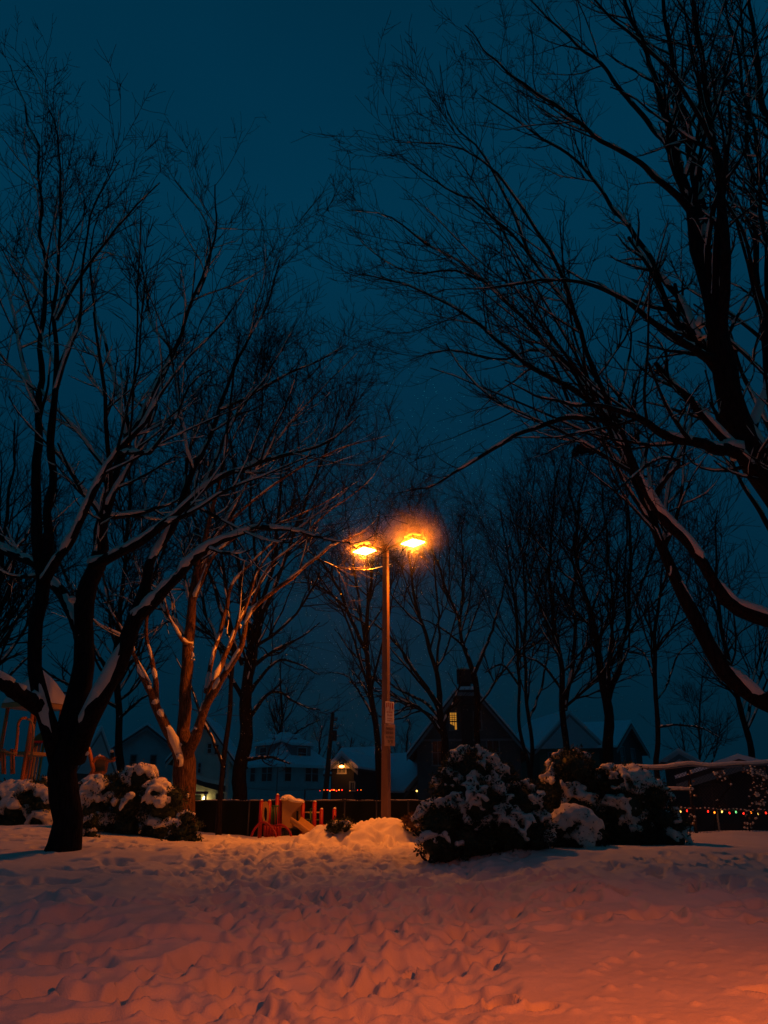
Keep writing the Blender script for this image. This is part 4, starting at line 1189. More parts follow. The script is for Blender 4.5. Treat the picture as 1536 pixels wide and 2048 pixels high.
shrub('small_shrub', 'small low shrub dusted with snow at the foot of the lit tree', [
    (372, 1640, 17.2, 17), (350, 1655, 17.1, 15), (388, 1655, 17.2, 13), (365, 1662, 17.0, 15)], 1007, 30, 2200, 0.025, group=SH, big=(0.045, 0.085), leaf=0.045)
shrub('small_shrub', 'dark sprig of shrub poking out of the left side of the mound', [
    (672, 1660, 17.9, 16), (692, 1655, 17.9, 12), (660, 1668, 17.9, 10)], 1008, 9, 1600, 0.025, big=(0.04, 0.08), leaf=0.05, group=SH)
shrub('small_shrub', 'small brown sprig lit orange at the right end of the mound', [
    (822, 1648, 18.1, 14), (832, 1640, 18.1, 11)], 1009, 8, 1400, 0.025, big=(0.03, 0.06), leaf=0.05, group=SH, mat='brown_leaf')
shrub('small_shrub', 'snow dusted shrub right behind the near left trunk', [
    (170, 1648, 17.0, 14), (185, 1642, 17.0, 12)], 1010, 10, 1200, 0.025, big=(0.03, 0.07), leaf=0.05, group=SH)

# ------------------------------------------------------------------ chain link fence on the right
FY = 20.4


def FPt(u, v, Y=FY):
    return P(u, v, Y)


fence = thing('chain_link_fence', 'chain link fence with a wavy snow covered top rail at the right', 'fence', FPt(1385, 1663))
fx0, fx1 = FPt(1225, 1530).x, FPt(1640, 1530).x
ztr = lambda x: float(np.interp(x, [FPt(u, 0).x * 0 + FPt(u, 1530).x for u in (1225, 1300, 1340, 1385, 1420, 1450, 1480, 1536, 1640)], [FPt(0, v).z for v in (1533, 1534, 1532, 1527, 1530, 1530, 1527, 1524, 1520)]))
xs = np.linspace(fx0, fx1, 40)
rail = np.array([[x, FY, ztr(x) - 0.05] for x in xs])
pipe('top_rail', rail[::3], 0.025, M['grey_metal'], fence, 7, 40)
capc = np.array([[x, FY + 0.01, ztr(x) + 0.015 + 0.012 * math.sin(x * 5.1)] for x in np.linspace(fx0, fx1, 150)])
v, _, t = lumps(capc, np.full(len(capc), 0.07), 0.75, 60, 0.08)
remeshed('snow_cap', v, t, 0.03, M['snow_clump'], fence, None, 3)
for u in (1230, 1385, 1545):
    q = FPt(u, 1600)
    zb = H(q.x, FY) - 0.2
    zt = ztr(q.x) - 0.02
    pipe('post', [(q.x, FY + 0.03, zb), (q.x, FY + 0.03, zt)], 0.045 if u == 1385 else 0.03, M['dark_metal'], fence, 9)
# woven wire
wires = []
zb0, zt0 = 0.72, 2.28
hgt = zt0 - zb0
pitch = 0.085
n_w = int((fx1 - fx0 + hgt) / pitch)
for i in range(n_w):
    xa = fx0 - hgt + i * pitch
    for sgn in (1, -1):
        a = [xa, zb0]; b = [xa + hgt, zt0]
        if sgn < 0: a, b = [xa + hgt, zb0], [xa, zt0]
        # clip to the fence length
        lo_, hi_ = fx0, fx1
        p0 = np.array(a, float); p1 = np.array(b, float)
        if p0[0] > p1[0]: p0, p1 = p1, p0
        if p1[0] <= lo_ or p0[0] >= hi_: continue
        dxy = (p1 - p0) / (p1[0] - p0[0])
        if p0[0] < lo_: p0 = p0 + dxy * (lo_ - p0[0])
        if p1[0] > hi_: p1 = p1 - dxy * (p1[0] - hi_)
        wires.append([[p0[0], FY + 0.004 * sgn, p0[1]], [p1[0], FY + 0.004 * sgn, p1[1]]])
wires = np.array(wires)
tubes('wire_mesh', [(wires, np.full(wires.shape[:2], 0.0042), 3, 0.0)], M['dark_metal'], fence, 'stuff')
q0, q1 = FPt(1270, 1578), FPt(1384, 1580)
midrail = np.array([list(q0.lerp(q1, k)) for k in np.linspace(0, 1, 30)])
pipe('middle_rail', [q0, q1], 0.02, M['grey_metal'], fence, 7)
v, _, t = lumps(midrail + np.array([0, 0, 0.035]), np.full(30, 0.055), 0.8, 61, 0.2)
remeshed('snow_cap', v, t, 0.026, M['snow_clump'], fence, None, 1)

# leafy vine on the fence
gvn = np.random.default_rng(12)


def vine(label, spots, seed):
    g = np.random.default_rng(seed)
    root = thing('vine', label, 'plant', FPt(spots[0][0], 1660), 0, 'snowy vines on the chain link fence')
    Vl, C, Rr, stems = [], [], [], []
    for (u, v, n, su, sv) in spots:
        for k in range(n):
            q = np.array(FPt(u + g.normal(0, su), v + g.normal(0, sv), FY - 0.05 - g.uniform(0, 0.08)))
            d = g.normal(size=3); d[2] -= 0.6; d /= np.linalg.norm(d)
            s = np.cross(d, g.normal(size=3)); s /= np.linalg.norm(s)
            l_ = g.uniform(0.05, 0.10)
            Vl += [q, q + d * l_ * .5 + s * l_ * .35, q + d * l_, q + d * l_ * .5 - s * l_ * .35]
            for _k in range(g.integers(0, 3)):
                C.append(q + g.normal(0, 0.02, 3)); Rr.append(g.uniform(0.012, 0.032))
    Vl = np.array(Vl)
    link('foliage', np_mesh('foliage', Vl, np.arange(len(Vl)).reshape(-1, 4), None, False), root, M['brown_leaf'], 'stuff')
    v, _, t = lumps(np.array(C), np.array(Rr), 0.8, seed, 0.25)
    link('snow', np_mesh('snow', v, None, t), root, M['snow_clump'], 'stuff')
    us = [s[0] for s in spots]; vs = [s[1] for s in spots]
    pts = [P(us[0], 1662, FY + 0.03)] + [P(a, b, FY - 0.03) for a, b in sorted(zip(us, vs), key=lambda w: -w[1])]
    pipe('stem', pts, 0.012, M['bark'], root, 5, 20)


vine('thin vine dotted with snow climbing the fence post', [(1380, 1555, 5, 4, 8), (1383, 1585, 6, 4, 10), (1386, 1615, 5, 4, 10), (1384, 1640, 7, 4, 8)], 5)
vine('snow dusted leaves hanging in the middle of the fence panel', [(1428, 1543, 5, 6, 3), (1440, 1551, 10, 5, 4), (1452, 1557, 7, 5, 3), (1466, 1565, 3, 4, 3), (1438, 1604, 3, 2, 3)], 6)
vine('thick leafy vine on the fence at the right edge', [(1500, 1540, 16, 8, 5), (1520, 1550, 24, 9, 10), (1530, 1575, 22, 8, 14), (1515, 1585, 14, 6, 10), (1528, 1610, 16, 8, 10), (1500, 1600, 6, 6, 8), (1498, 1650, 12, 5, 8), (1495, 1630, 5, 4, 6)], 7)

# string of coloured lights behind the fence
SY = 24.0
st = thing('light_string', 'string of red, orange, yellow and green bulbs glowing behind the fence', 'string lights', P(1440, 1622, SY))
bul = [(1350, 'red'), (1361, 'yellow'), (1374, 'red'), (1416, 'red'), (1429, 'orange'), (1444, 'yellow'), (1459, 'red'), (1472, 'green'), (1487, 'red'), (1502, 'orange'), (1517, 'yellow'), (1532, 'red')]
wp = [P(u, 1616 + (u - 1340) * 0.03 + 1.2 * math.sin(u * 0.11), SY) for u in range(1330, 1580, 8)]
pipe('wire', wp[::2], 0.008, M['dark_metal'], st, 5, 60)
for (u, colr) in bul:
    q = P(u, 1621 + (u - 1340) * 0.028 + (1.5 if u % 2 else -0.5), SY)
    bm = bmesh.new()
    bmesh.ops.create_uvsphere(bm, u_segments=8, v_segments=6, radius=0.024, matrix=Matrix.Translation(q) @ Matrix.Diagonal((1, 1, 1.35, 1)))
    b_ = link('bulb', bm_mesh('bulb', bm, True), st, M['bulb_' + colr])
    b_['label'] = colr + ' bulb'
    bm = bmesh.new()
    bmesh.ops.create_cone(bm, segments=7, radius1=0.014, radius2=0.014, depth=0.04, cap_ends=True, matrix=Matrix.Translation(q + Vector((0, 0, 0.05))))
    link('socket', bm_mesh('socket', bm), b_, M['dark_metal'])
sc_ = np.array([list(w + Vector((0, 0, 0.02))) for w in wp])
v, _, t = lumps(sc_, np.full(len(sc_), 0.03), 0.6, 77, 0.3)
link('snow', np_mesh('snow', v, None, t), st, M['snow_clump'], 'stuff')
# low rail that carries it
lf = thing('low_fence', 'low dark post and rail carrying the coloured lights', 'fence', P(1440, 1660, SY + 0.1))
for u in (1330, 1434, 1560):
    q = P(u, 1625, SY + 0.08)
    pipe('post', [(q.x, q.y, H(q.x, q.y) - 0.1), (q.x, q.y, q.z + 0.05)], 0.03, M['dim_trim'] if u == 1434 else M['dark_metal'], lf, 7)
pipe('rail', [P(1325, 1616, SY + 0.08), P(1575, 1623, SY + 0.08)], 0.02, M['dark_metal'], lf, 6)

# ------------------------------------------------------------------ dark fence behind the playground
BY = 29.0
bf = thing('screen_fence', 'long dark screened fence behind the playground with a thin snow line on top', 'fence', P(620, 1640, BY))
b0, b1 = P(372, 1606, BY), P(880, 1606, BY)
ptop = P(600, 1603, BY).z
zlow = -0.1
nseg = 8
for i in range(nseg):
    xa = b0.x + (b1.x - b0.x) * i / nseg
    xb = b0.x + (b1.x - b0.x) * (i + 1) / nseg
    box('screen_panel', ((xa + xb) / 2, BY, (ptop + zlow) / 2), (xb - xa - 0.07, 0.02, ptop - zlow), M['fence_dark'], bf)
    pipe('post', [(xa, BY, zlow - 0.2), (xa, BY, ptop + 0.05)], 0.035, M['dark_metal'], bf, 7)
pipe('top_rail', [(b0.x, BY, ptop + 0.02), (b1.x, BY, ptop + 0.02)], 0.022, M['dark_metal'], bf, 6)
cc_ = np.array([[x, BY, ptop + 0.05 + 0.012 * math.sin(x * 3) + 0.01 * math.sin(x * 7.7)] for x in np.linspace(b0.x, b1.x, 130)])
v, _, t = lumps(cc_, np.full(len(cc_), 0.042), 0.5, 78, 0.1)
remeshed('snow_cap', v, t, 0.03, M['snow_clump'], bf, None, 1)
pp = thing('marker_post', 'short pale post in front of the dark fence, left of the slide', 'post', P(438, 1650, 28))
pipe('post', [P(438, 1652, 28), P(438, 1612, 28)], 0.05, M['white_siding'], pp, 8)
v, _, t = lumps(np.array([list(P(438, 1610, 28)), list(P(439, 1608, 28))]), np.array([0.08, 0.06]), 0.7, 3)
link('snow_cap', np_mesh('snow_cap', v, None, t), pp, M['snow_clump'])

# string of faint red lights far behind on the left
s2 = thing('light_string', 'far string of faint red and orange lights left of the lamp post', 'string lights', P(690, 1580, 42))
w2 = [P(u, 1579 + 1.0 * math.sin(u * 0.08), 42) for u in range(612, 752, 10)]
pipe('wire', w2, 0.012, M['dark_metal'], s2, 5, 40)
for k, u in enumerate((640, 648, 655, 660, 664, 668, 673, 678, 684, 700, 715, 722)):
    q = P(u, 1580 + (1.5 if k % 3 == 0 else 0), 42)
    bm = bmesh.new()
    bmesh.ops.create_uvsphere(bm, u_segments=6, v_segments=5, radius=0.035 if 650 < u < 690 else 0.02, matrix=Matrix.Translation(q))
    b_ = link('bulb', bm_mesh('bulb', bm, True), s2, M['bulb_orange' if k % 2 else 'bulb_red'])
for u in (610, 755):
    q = P(u, 1579, 42)
    pipe('post', [(q.x, q.y, -0.1), (q.x, q.y, q.z)], 0.04, M['dark_metal'], s2, 6)

# ------------------------------------------------------------------ toddler play structure
PY = 22.3
ps = thing('play_structure', 'small red and tan toddler play set with a hooded slide', 'playground', P(580, 1672, PY))


def ppost(u, v0, Y, r=0.055, mat='red_plastic', label=None):
    q = P(u, v0, Y)
    zb = H(q.x, Y) - 0.15
    hh = q.z - zb
    bm = bmesh.new()
    bmesh.ops.create_cone(bm, segments=12, radius1=r, radius2=r, depth=hh, cap_ends=True, matrix=Matrix.Translation((q.x, Y, zb + hh / 2)))
    bmesh.ops.create_uvsphere(bm, u_segments=12, v_segments=6, radius=r * 1.02, matrix=Matrix.Translation((q.x, Y, q.z)))
    o = link('post', bm_mesh('post', bm, True), ps, M[mat])
    v, _, t = lumps(np.array([[q.x, Y, q.z + 0.035]]), np.array([r * 0.8]), 0.7, int(u))
    link('snow_cap', np_mesh('snow_cap', v, None, t), o, M['snow_clump'])
    return q


ppost(523, 1603, PY)
ppost(539, 1604, PY + .05)
ppost(555, 1592, PY + 1.3)
ppost(562, 1603, PY)
ppost(606, 1608, PY + .1)
ppost(629.5, 1606, PY + .3)
ppost(643, 1621, PY + .5)
ppost(669, 1620, PY + .6)
m_ = px(1640, PY)


def panel_px(name, pts, Y, depth, mat, parent=None, hole=None):
    """panel traced as a polygon at distance Y with a thickness"""
    bm = bmesh.new()
    if hole is None:
        f = [bm.verts.new(P(u, v, Y)) for u, v in pts]
        face = bm.faces.new(f)
        faces = [face]
    else:
        n = len(pts)
        o_ = [bm.verts.new(P(u, v, Y)) for u, v in pts]
        i_ = [bm.verts.new(P(u, v, Y)) for u, v in hole]
        faces = [bm.faces.new((o_[k], o_[(k + 1) % n], i_[(k + 1) % n], i_[k])) for k in range(n)]
    r = bmesh.ops.extrude_face_region(bm, geom=faces)
    for e in r['geom']:
        if isinstance(e, bmesh.types.BMVert): e.co.y += depth
    bmesh.ops.triangulate(bm, faces=[x for x in bm.faces if len(x.verts) > 4])
    return link(name, bm_mesh(name, bm), parent or ps, M[mat])


th = np.linspace(0, 2 * np.pi, 20, endpoint=False)
outer = [(531 + 6.3 * np.sign(math.cos(a)) * abs(math.cos(a)) ** .6, 1625 + 22 * np.sign(math.sin(a)) * abs(math.sin(a)) ** .6) for a in th]
inner = [(531 + 3.4 * math.cos(a), 1628 + 14 * math.sin(a)) for a in th]
panel_px('oval_panel', outer, PY - 0.02, 0.05, 'tan_plastic', hole=inner)
for k in range(4):
    u = 543.5 + k * 4.6
    pipe('baluster', [P(u, 1612, PY + .9), P(u, 1652, PY + .9)], 0.022, M['green_metal'], ps, 7)
pipe('rail', [P(541, 1612, PY + .9), P(562, 1612, PY + .9)], 0.024, M['green_metal'], ps, 7)
# slide hood: outer shell with a swept opening, a back wall and a rounded roof between them
hood_front = [(564, 1601), (570, 1599), (577, 1600), (585, 1603), (597, 1606), (604, 1608), (600, 1612), (592, 1619), (585, 1627), (581, 1635), (580.5, 1641), (586, 1645), (590, 1652), (583, 1657), (564, 1655)]
panel_px('slide_hood', hood_front, PY - 0.12, 0.05, 'tan_plastic')
panel_px('hood_back', [(565, 1601), (585, 1601), (604, 1606), (605, 1650), (597, 1652), (597, 1622), (592, 1622), (592, 1652), (565, 1652)], PY + 0.55, 0.05, 'tan_plastic')
top = [(564, 1601), (570, 1599), (577, 1600), (585, 1603), (597, 1606), (604, 1608)]
bm = bmesh.new()
fr = [bm.verts.new(P(u, v, PY - 0.12)) for u, v in top]
mdl = [bm.verts.new(P(u, v, PY - 0.12) + Vector((0, 0.36, 0.06))) for u, v in top]
bk = [bm.verts.new(P(u, v, PY - 0.12) + Vector((0, 0.70, 0.0))) for u, v in top]
for A, B in ((fr, mdl), (mdl, bk)):
    for k in range(len(top) - 1):
        bm.faces.new((A[k], A[k + 1], B[k + 1], B[k]))
r = bmesh.ops.extrude_face_region(bm, geom=bm.faces[:])
for e in r['geom']:
    if isinstance(e, bmesh.types.BMVert): e.co.z += 0.035
link('hood_roof', bm_mesh('hood_roof', bm), ps, M['tan_plastic'])
cs = []
for (u, v) in [(566, 1601), (570, 1599), (574, 1598), (578, 1599), (583, 1601), (588, 1603), (594, 1605), (600, 1607)]:
    for dy_ in (-0.05, 0.15, 0.35, 0.52):
        cs.append(list(P(u, v, PY - 0.1) + Vector((0, dy_, 0.05 + 0.03 * math.sin(u)))))
v, _, t = lumps(np.array(cs), np.full(len(cs), 0.085), 0.6, 66, 0.15)
remeshed('snow_cap', v, t, 0.03, M['snow_clump'], ps, None, 2)
# slide chute
c0, c1, c2, c3 = P(590, 1642, PY - .1), P(608, 1655, PY - .35), P(626, 1669, PY - .6), P(642, 1675.5, PY - .8)
cl = catmull(np.array([list(c0), list(c1), list(c2), list(c3)]), 12)
prof = [(-0.20, 0.11), (-0.17, 0.115), (-0.14, 0.0), (0.14, 0.0), (0.17, 0.115), (0.20, 0.11), (0.17, -0.04), (-0.17, -0.04)]
tn = np.gradient(cl, axis=0); tn /= np.linalg.norm(tn, axis=1, keepdims=True)
sd = np.cross(tn, [0, 0, 1.0]); sd /= np.linalg.norm(sd, axis=1, keepdims=True)
nn = np.cross(sd, tn)
V = np.array([[cl[i] + sd[i] * a + nn[i] * b for a, b in prof] for i in range(12)]).reshape(-1, 3)
np_ = len(prof)
Q = [[i * np_ + k, i * np_ + (k + 1) % np_, (i + 1) * np_ + (k + 1) % np_, (i + 1) * np_ + k] for i in range(11) for k in range(np_)]
link('slide_chute', np_mesh('slide_chute', V, np.array(Q), None, False), ps, M['tan_plastic'])
panel_px('deck', [(541, 1653), (604, 1656), (604, 1659), (541, 1656)], PY + 0.05, 0.9, 'dark_metal')
# red barrier with arched grab rails
panel_px('red_barrier', [(527, 1650), (534, 1648), (548, 1650), (562, 1650), (562, 1676), (527, 1674)], PY - 0.42, 0.05, 'red_plastic')
for k in range(6):
    u = 530 + k * 5.2
    pipe('rib', [P(u, 1652, PY - .47), P(u, 1674, PY - .47)], 0.022, M['red_plastic'], ps, 6)
pipe('arch_rail', [P(502.5, 1673, PY - .9), P(508, 1660, PY - .85), P(518, 1648, PY - .8), P(526, 1644.5, PY - .8), P(536, 1648, PY - .8), P(545, 1658, PY - .8), P(551, 1668, PY - .85), P(551.5, 1678, PY - .9)], 0.032, M['red_plastic'], ps, 8, 20)
pipe('arch_rail', [P(552, 1652, PY - .7), P(562, 1650, PY - .75), P(572, 1655, PY - .8), P(580, 1665, PY - .85), P(583, 1678, PY - .9)], 0.032, M['red_plastic'], ps, 8, 16)
for u in (566, 573, 580):
    pipe('leg', [P(u, 1657, PY + .2), P(u, 1676, PY + .2)], 0.04, M['grey_metal'], ps, 8)
# climbing side on the right
for v_ in (1625, 1640, 1652):
    pipe('rail', [P(608, v_, PY + .8), P(642, v_, PY + .7)], 0.02, M['beige_rail'] if v_ == 1625 else M['green_metal'], ps, 7)
for k in range(5):
    pipe('baluster', [P(609 + k * 3.4, 1638, PY + .82), P(609 + k * 3.4, 1648, PY + .82)], 0.022, M['grey_metal'], ps, 6)
for k in range(5):
    pipe('baluster', [P(627 + k * 3.2, 1650, PY + .72), P(627 + k * 3.2, 1658, PY + .72)], 0.022, M['grey_metal'], ps, 6)
pipe('ladder_side', [P(621, 1618, PY + .6), P(621, 1668, PY + .45)], 0.024, M['green_metal'], ps, 7)
pipe('ladder_side', [P(628, 1617, PY + .6), P(628, 1668, PY + .45)], 0.024, M['green_metal'], ps, 7)
for v_ in (1618, 1628, 1638, 1648, 1658):
    pipe('rung', [P(621, v_, PY + .57), P(628, v_, PY + .57)], 0.02, M['green_metal'], ps, 6)
panel_px('end_panel', [(644, 1660), (646, 1648), (650, 1650), (652, 1660), (652, 1672), (644, 1672)], PY + .45, 0.05, 'orange_plastic')

# ------------------------------------------------------------------ playground tower at the left
TY = 25.0
tw = thing('play_tower', 'playground tower with a deep snow capped pyramid roof at the left edge', 'playground', P(78, 1560, TY))
apx = P(77, 1342, TY)
mt = px(1400, TY)
half = 62 * mt
ez = P(78, 1408, TY).z
ctr = Vector((apx.x, TY + 0.2, 0))
ang0 = R(-24)
cor = [Vector((ctr.x + half * math.cos(ang0 + R(90) * k + R(45)) * 1.0, ctr.y + half * math.sin(ang0 + R(90) * k + R(45)), ez)) for k in range(4)]
bm = bmesh.new()
a_ = bm.verts.new((ctr.x, ctr.y, apx.z - 0.1))
vs = [bm.verts.new(c) for c in cor]
lo = [bm.verts.new(c - Vector((0, 0, 0.14))) for c in cor]
for k in range(4):
    bm.faces.new((a_, vs[k], vs[(k + 1) % 4]))
    bm.faces.new((vs[k], lo[k], lo[(k + 1) % 4], vs[(k + 1) % 4]))
bm.faces.new(lo)
rf = link('roof', bm_mesh('roof', bm), tw, M['tan_plastic'])
bm = bmesh.new()   # rounded blanket of snow
N_ = 14
grid = {}
for k in range(4):
    c0_, c1_ = cor[k], cor[(k + 1) % 4]
    for i in range(N_ + 1):
        for j in range(N_ + 1):
            t_ = i / N_
            w_ = j / N_
            e_ = c0_.lerp(c1_, w_)
            q = Vector((ctr.x, ctr.y, apx.z - 0.06)).lerp(e_, t_)
            bulge = 0.24 * math.sin(math.pi * min(1, t_ * 0.9 + 0.1)) ** 0.7 + 0.06
            q = q + Vector((0, 0, bulge * (0.75 + 0.25 * math.sin(math.pi * w_)))) if t_ < 1 else e_ + Vector((0, 0, 0.02))
            q += Vector(((q.x - ctr.x) * 0.02, (q.y - ctr.y) * 0.02, 0.02 * mnoise.noise(q * 3)))
            grid[(k, i, j)] = bm.verts.new(q)
    for i in range(N_):
        for j in range(N_):
            bm.faces.new((grid[(k, i, j)], grid[(k, i + 1, j)], grid[(k, i + 1, j + 1)], grid[(k, i, j + 1)]))
bmesh.ops.remove_doubles(bm, verts=bm.verts[:], dist=0.012)
link('snow_blanket', bm_mesh('snow_blanket', bm, True), rf, M['snow'])
for k in range(4):
    c = ctr.lerp(Vector((cor[k].x, cor[k].y, 0)), 0.8)
    pipe('post', [(c.x, c.y, H(c.x, c.y) - 0.2), (c.x, c.y, ez - 0.1)], 0.06, M['orange_plastic'], tw, 10)
dz = P(60, 1508, TY).z
box('deck', (ctr.x, ctr.y, dz), (half * 1.15, half * 1.15, 0.1), M['tan_plastic'], tw, Matrix.Rotation(ang0, 4, 'Z'))
pipe('grab_rail', [P(31, 1512, TY - 1.1), P(35, 1470, TY - 1.1), P(37, 1446, TY - 1.1), P(44, 1437, TY - 1.1), P(52, 1436, TY - 1.0)], 0.045, M['orange_plastic'], tw, 9, 20)
pipe('grab_rail', [P(54, 1438, TY - .9), P(62, 1442, TY - .9), P(67, 1456, TY - .9), P(66, 1480, TY - .9), P(62, 1520, TY - .9)], 0.035, M['tan_plastic'], tw, 9, 20)
for u in (4, 9, 22, 27):
    pipe('picket', [P(u, 1498, TY - 1.2), P(u + 1, 1548, TY - 1.2)], 0.035, M['orange_plastic'], tw, 7)
pipe('rail', [P(-20, 1496, TY - 1.2), P(32, 1508, TY - 1.2)], 0.04, M['tan_plastic'], tw, 7)

# small playhouse awning next to it
ph = thing('playhouse', 'little playhouse awning with a red scalloped edge beside the tower', 'playhouse', P(78, 1550, TY + 1.5))
HY = TY + 1.5
panel_px('awning_roof', [(66, 1477), (83, 1463), (90, 1474), (92, 1481), (66, 1481)], HY, 0.9, 'green_metal', ph)
for k in range(5):
    panel_px('scallop', [(65.5 + k * 4.7, 1481.5), (69.8 + k * 4.7, 1481.5), (69.8 + k * 4.7, 1485), (67.6 + k * 4.7, 1487), (65.5 + k * 4.7, 1485)], HY - 0.03, 0.04, 'red_plastic', ph)
for u, mt_ in ((69.5, 'orange_plastic'), (75, 'tan_plastic'), (81, 'grey_metal'), (88, 'green_metal')):
    q = P(u, 1484, HY + 0.3)
    pipe('post', [(q.x, q.y, H(q.x, q.y) - .1), q], 0.045, M[mt_], ph, 8)

# orange climber seen between the near trunk and the shrub
CY = 22.0
cb = thing('climber', 'orange climbing frame with curled rails and a snow topped arch behind the left shrub', 'playground', P(195, 1570, CY))
pipe('tall_rail', [P(174, 1492, CY), P(178, 1502, CY), P(181, 1512, CY), P(184, 1528, CY), P(187, 1540, CY), P(184, 1556, CY)], 0.06, M['orange_plastic'], cb, 10, 20)
pipe('arch_rail', [P(186, 1524, CY), P(193, 1516, CY), P(200, 1513.5, CY), P(208, 1516, CY), P(215, 1520, CY), P(222, 1521, CY), P(229, 1519, CY), P(229, 1514, CY)], 0.05, M['orange_plastic'], cb, 9, 24)
pipe('side_rail', [P(216, 1520, CY), P(213, 1530, CY), P(211, 1545, CY)], 0.045, M['orange_plastic'], cb, 9, 12)
panel_px('arch_panel', [(188, 1545), (190, 1524), (197, 1517), (203, 1516), (210, 1520), (211, 1545)], CY + 0.12, 0.05, 'tan_plastic', cb)
panel_px('base_panel', [(174, 1556), (182, 1540), (190, 1544), (206, 1541), (198, 1552), (178, 1562)], CY - 0.05, 0.35, 'orange_plastic', cb)
q = P(224, 1505, CY + 0.2)
pipe('end_post', [P(225, 1522, CY + .2), q], 0.05, M['dark_metal'], cb, 9)
v, _, t = lumps(np.array([list(q + Vector((0, 0, .05))), list(P(172, 1492, CY)), list(P(169, 1497, CY)), list(P(174, 1489, CY)), list(P(200, 1512, CY)), list(P(194, 1515, CY)), list(P(206, 1514, CY)), list(P(177, 1497, CY))]), np.array([.07, .09, .09, .06, .06, .05, .05, .06]), .9, 90)
remeshed('snow_cap', v, t, 0.022, M['snow_clump'], cb, None, 1)

# ------------------------------------------------------------------ houses
def lframe(loc, rotz):
    return Matrix.Translation(loc) @ Matrix.Rotation(rotz, 4, 'Z')


def window(parent, fr, x, z, w, h, wall_y, trim='dim_trim', pane='pane', muntins=(1, 1), double=False):
    """a window on the plane y = wall_y of frame fr (outside is -y)"""
    fw = 0.10
    bm = bmesh.new()
    for (cx, cz, sx_, sz_) in ((x, z + h / 2 + fw / 2, w + 2 * fw, fw), (x, z - h / 2 - fw / 2, w + 2 * fw + 0.06, fw), (x - w / 2 - fw / 2, z, fw, h), (x + w / 2 + fw / 2, z, fw, h)):
        mm = fr @ Matrix.Translation((cx, wall_y - 0.035, cz)) @ Matrix.Diagonal((sx_, 0.07, sz_, 1))
        bmesh.ops.create_cube(bm, size=1, matrix=mm)
    for k in range(muntins[0]):
        mm = fr @ Matrix.Translation((x - w / 2 + w * (k + 1) / (muntins[0] + 1), wall_y - 0.028, z)) @ Matrix.Diagonal((0.045 if not double else 0.12, 0.03, h, 1))
        bmesh.ops.create_cube(bm, size=1, matrix=mm)
    for k in range(muntins[1]):
        mm = fr @ Matrix.Translation((x, wall_y - 0.024, z - h / 2 + h * (k + 1) / (muntins[1] + 1))) @ Matrix.Diagonal((w, 0.024, 0.05, 1))
        bmesh.ops.create_cube(bm, size=1, matrix=mm)
    o = link('window', bm_mesh('window', bm), parent, M[trim])
    bm = bmesh.new()
    bmesh.ops.create_cube(bm, size=1, matrix=fr @ Matrix.Translation((x, wall_y - 0.012, z)) @ Matrix.Diagonal((w, 0.012, h, 1)))
    link('pane', bm_mesh('pane', bm), o, M[pane])
    return o


def gable_house(name, label, loc, rotz, w, d, eave, ridge, wallm, roof_over=0.5, snow_t=0.22, trim='dim_trim', clip=0.0, group='houses beyond the park'):
    """gable facing local -y; width w, depth d; loc = middle of the front wall at ground"""
    fr = lframe(loc, rotz)
    root = thing(name, label, 'house', loc, rotz, group)
    cw = clip
    top = [(-w / 2, -1.0), (w / 2, -1.0), (w / 2, eave)] + ([(cw, ridge - (ridge - eave) * 2 * cw / w * 1.0), (-cw, ridge - (ridge - eave) * 2 * cw / w)] if cw else [(0, ridge)]) + [(-w / 2, eave)]
    prism('wall', top, d, M[wallm], root, fr)
    # roof: two slabs, each with snow on it
    sl = (ridge - eave) / (w / 2)
    ov = roof_over
    xo = w / 2 + ov
    zo = eave - sl * ov
    if cw:
        zc = ridge - sl * cw
        prof_r = [(-xo, zo), (-cw, zc), (cw, zc), (xo, zo), (xo, zo + 0.18), (cw, zc + 0.18), (-cw, zc + 0.18), (-xo, zo + 0.18)]
        prof_s = [(-xo, zo + .18), (-cw, zc + .18), (cw, zc + .18), (xo, zo + .18), (xo + .03, zo + .18 + snow_t * .6), (cw, zc + .18 + snow_t), (-cw, zc + .18 + snow_t), (-xo - .03, zo + .18 + snow_t * .6)]
    else:
        prof_r = [(-xo, zo), (0, ridge), (xo, zo), (xo, zo + 0.18), (0, ridge + 0.18), (-xo, zo + 0.18)]
        prof_s = [(-xo, zo + .18), (0, ridge + .18), (xo, zo + .18), (xo + .03, zo + .18 + snow_t * .6), (0, ridge + .18 + snow_t), (-xo - .03, zo + .18 + snow_t * .6)]
    f2 = fr @ Matrix.Translation((0, -ov, 0))
    rf_ = prism('roof', prof_r, d + 2 * ov, M['shingle'], root, f2)
    prism('snow_blanket', [(a, b + 0.003) for a, b in prof_s], d + 2 * ov + 0.04, M['roof_snow'], rf_, fr @ Matrix.Translation((0, -ov - 0.02, 0)))
    # barge boards
    bm = bmesh.new()
    bw = 0.26
    pr = [(-xo, zo - .02), (-cw, ridge - sl * cw - .02), (cw, ridge - sl * cw - .02), (xo, zo - .02)]
    pts_t = pr
    pts_b = [(a, b - bw) for a, b in pr]
    for k in range(3):
        if k == 1 and not cw: continue
        q = [pts_b[k], pts_b[k + 1], pts_t[k + 1], pts_t[k]]
        f_ = [bm.verts.new(f2 @ Vector((a, -0.03, b))) for a, b in q]
        g_ = [bm.verts.new(f2 @ Vector((a, 0.04, b))) for a, b in q]
        bm.faces.new(f_); bm.faces.new(g_[::-1])
        for i in range(4): bm.faces.new((f_[i], g_[i], g_[(i + 1) % 4], f_[(i + 1) % 4]))
    link('barge_board', bm_mesh('barge_board', bm), root, M[trim])
    return root, fr


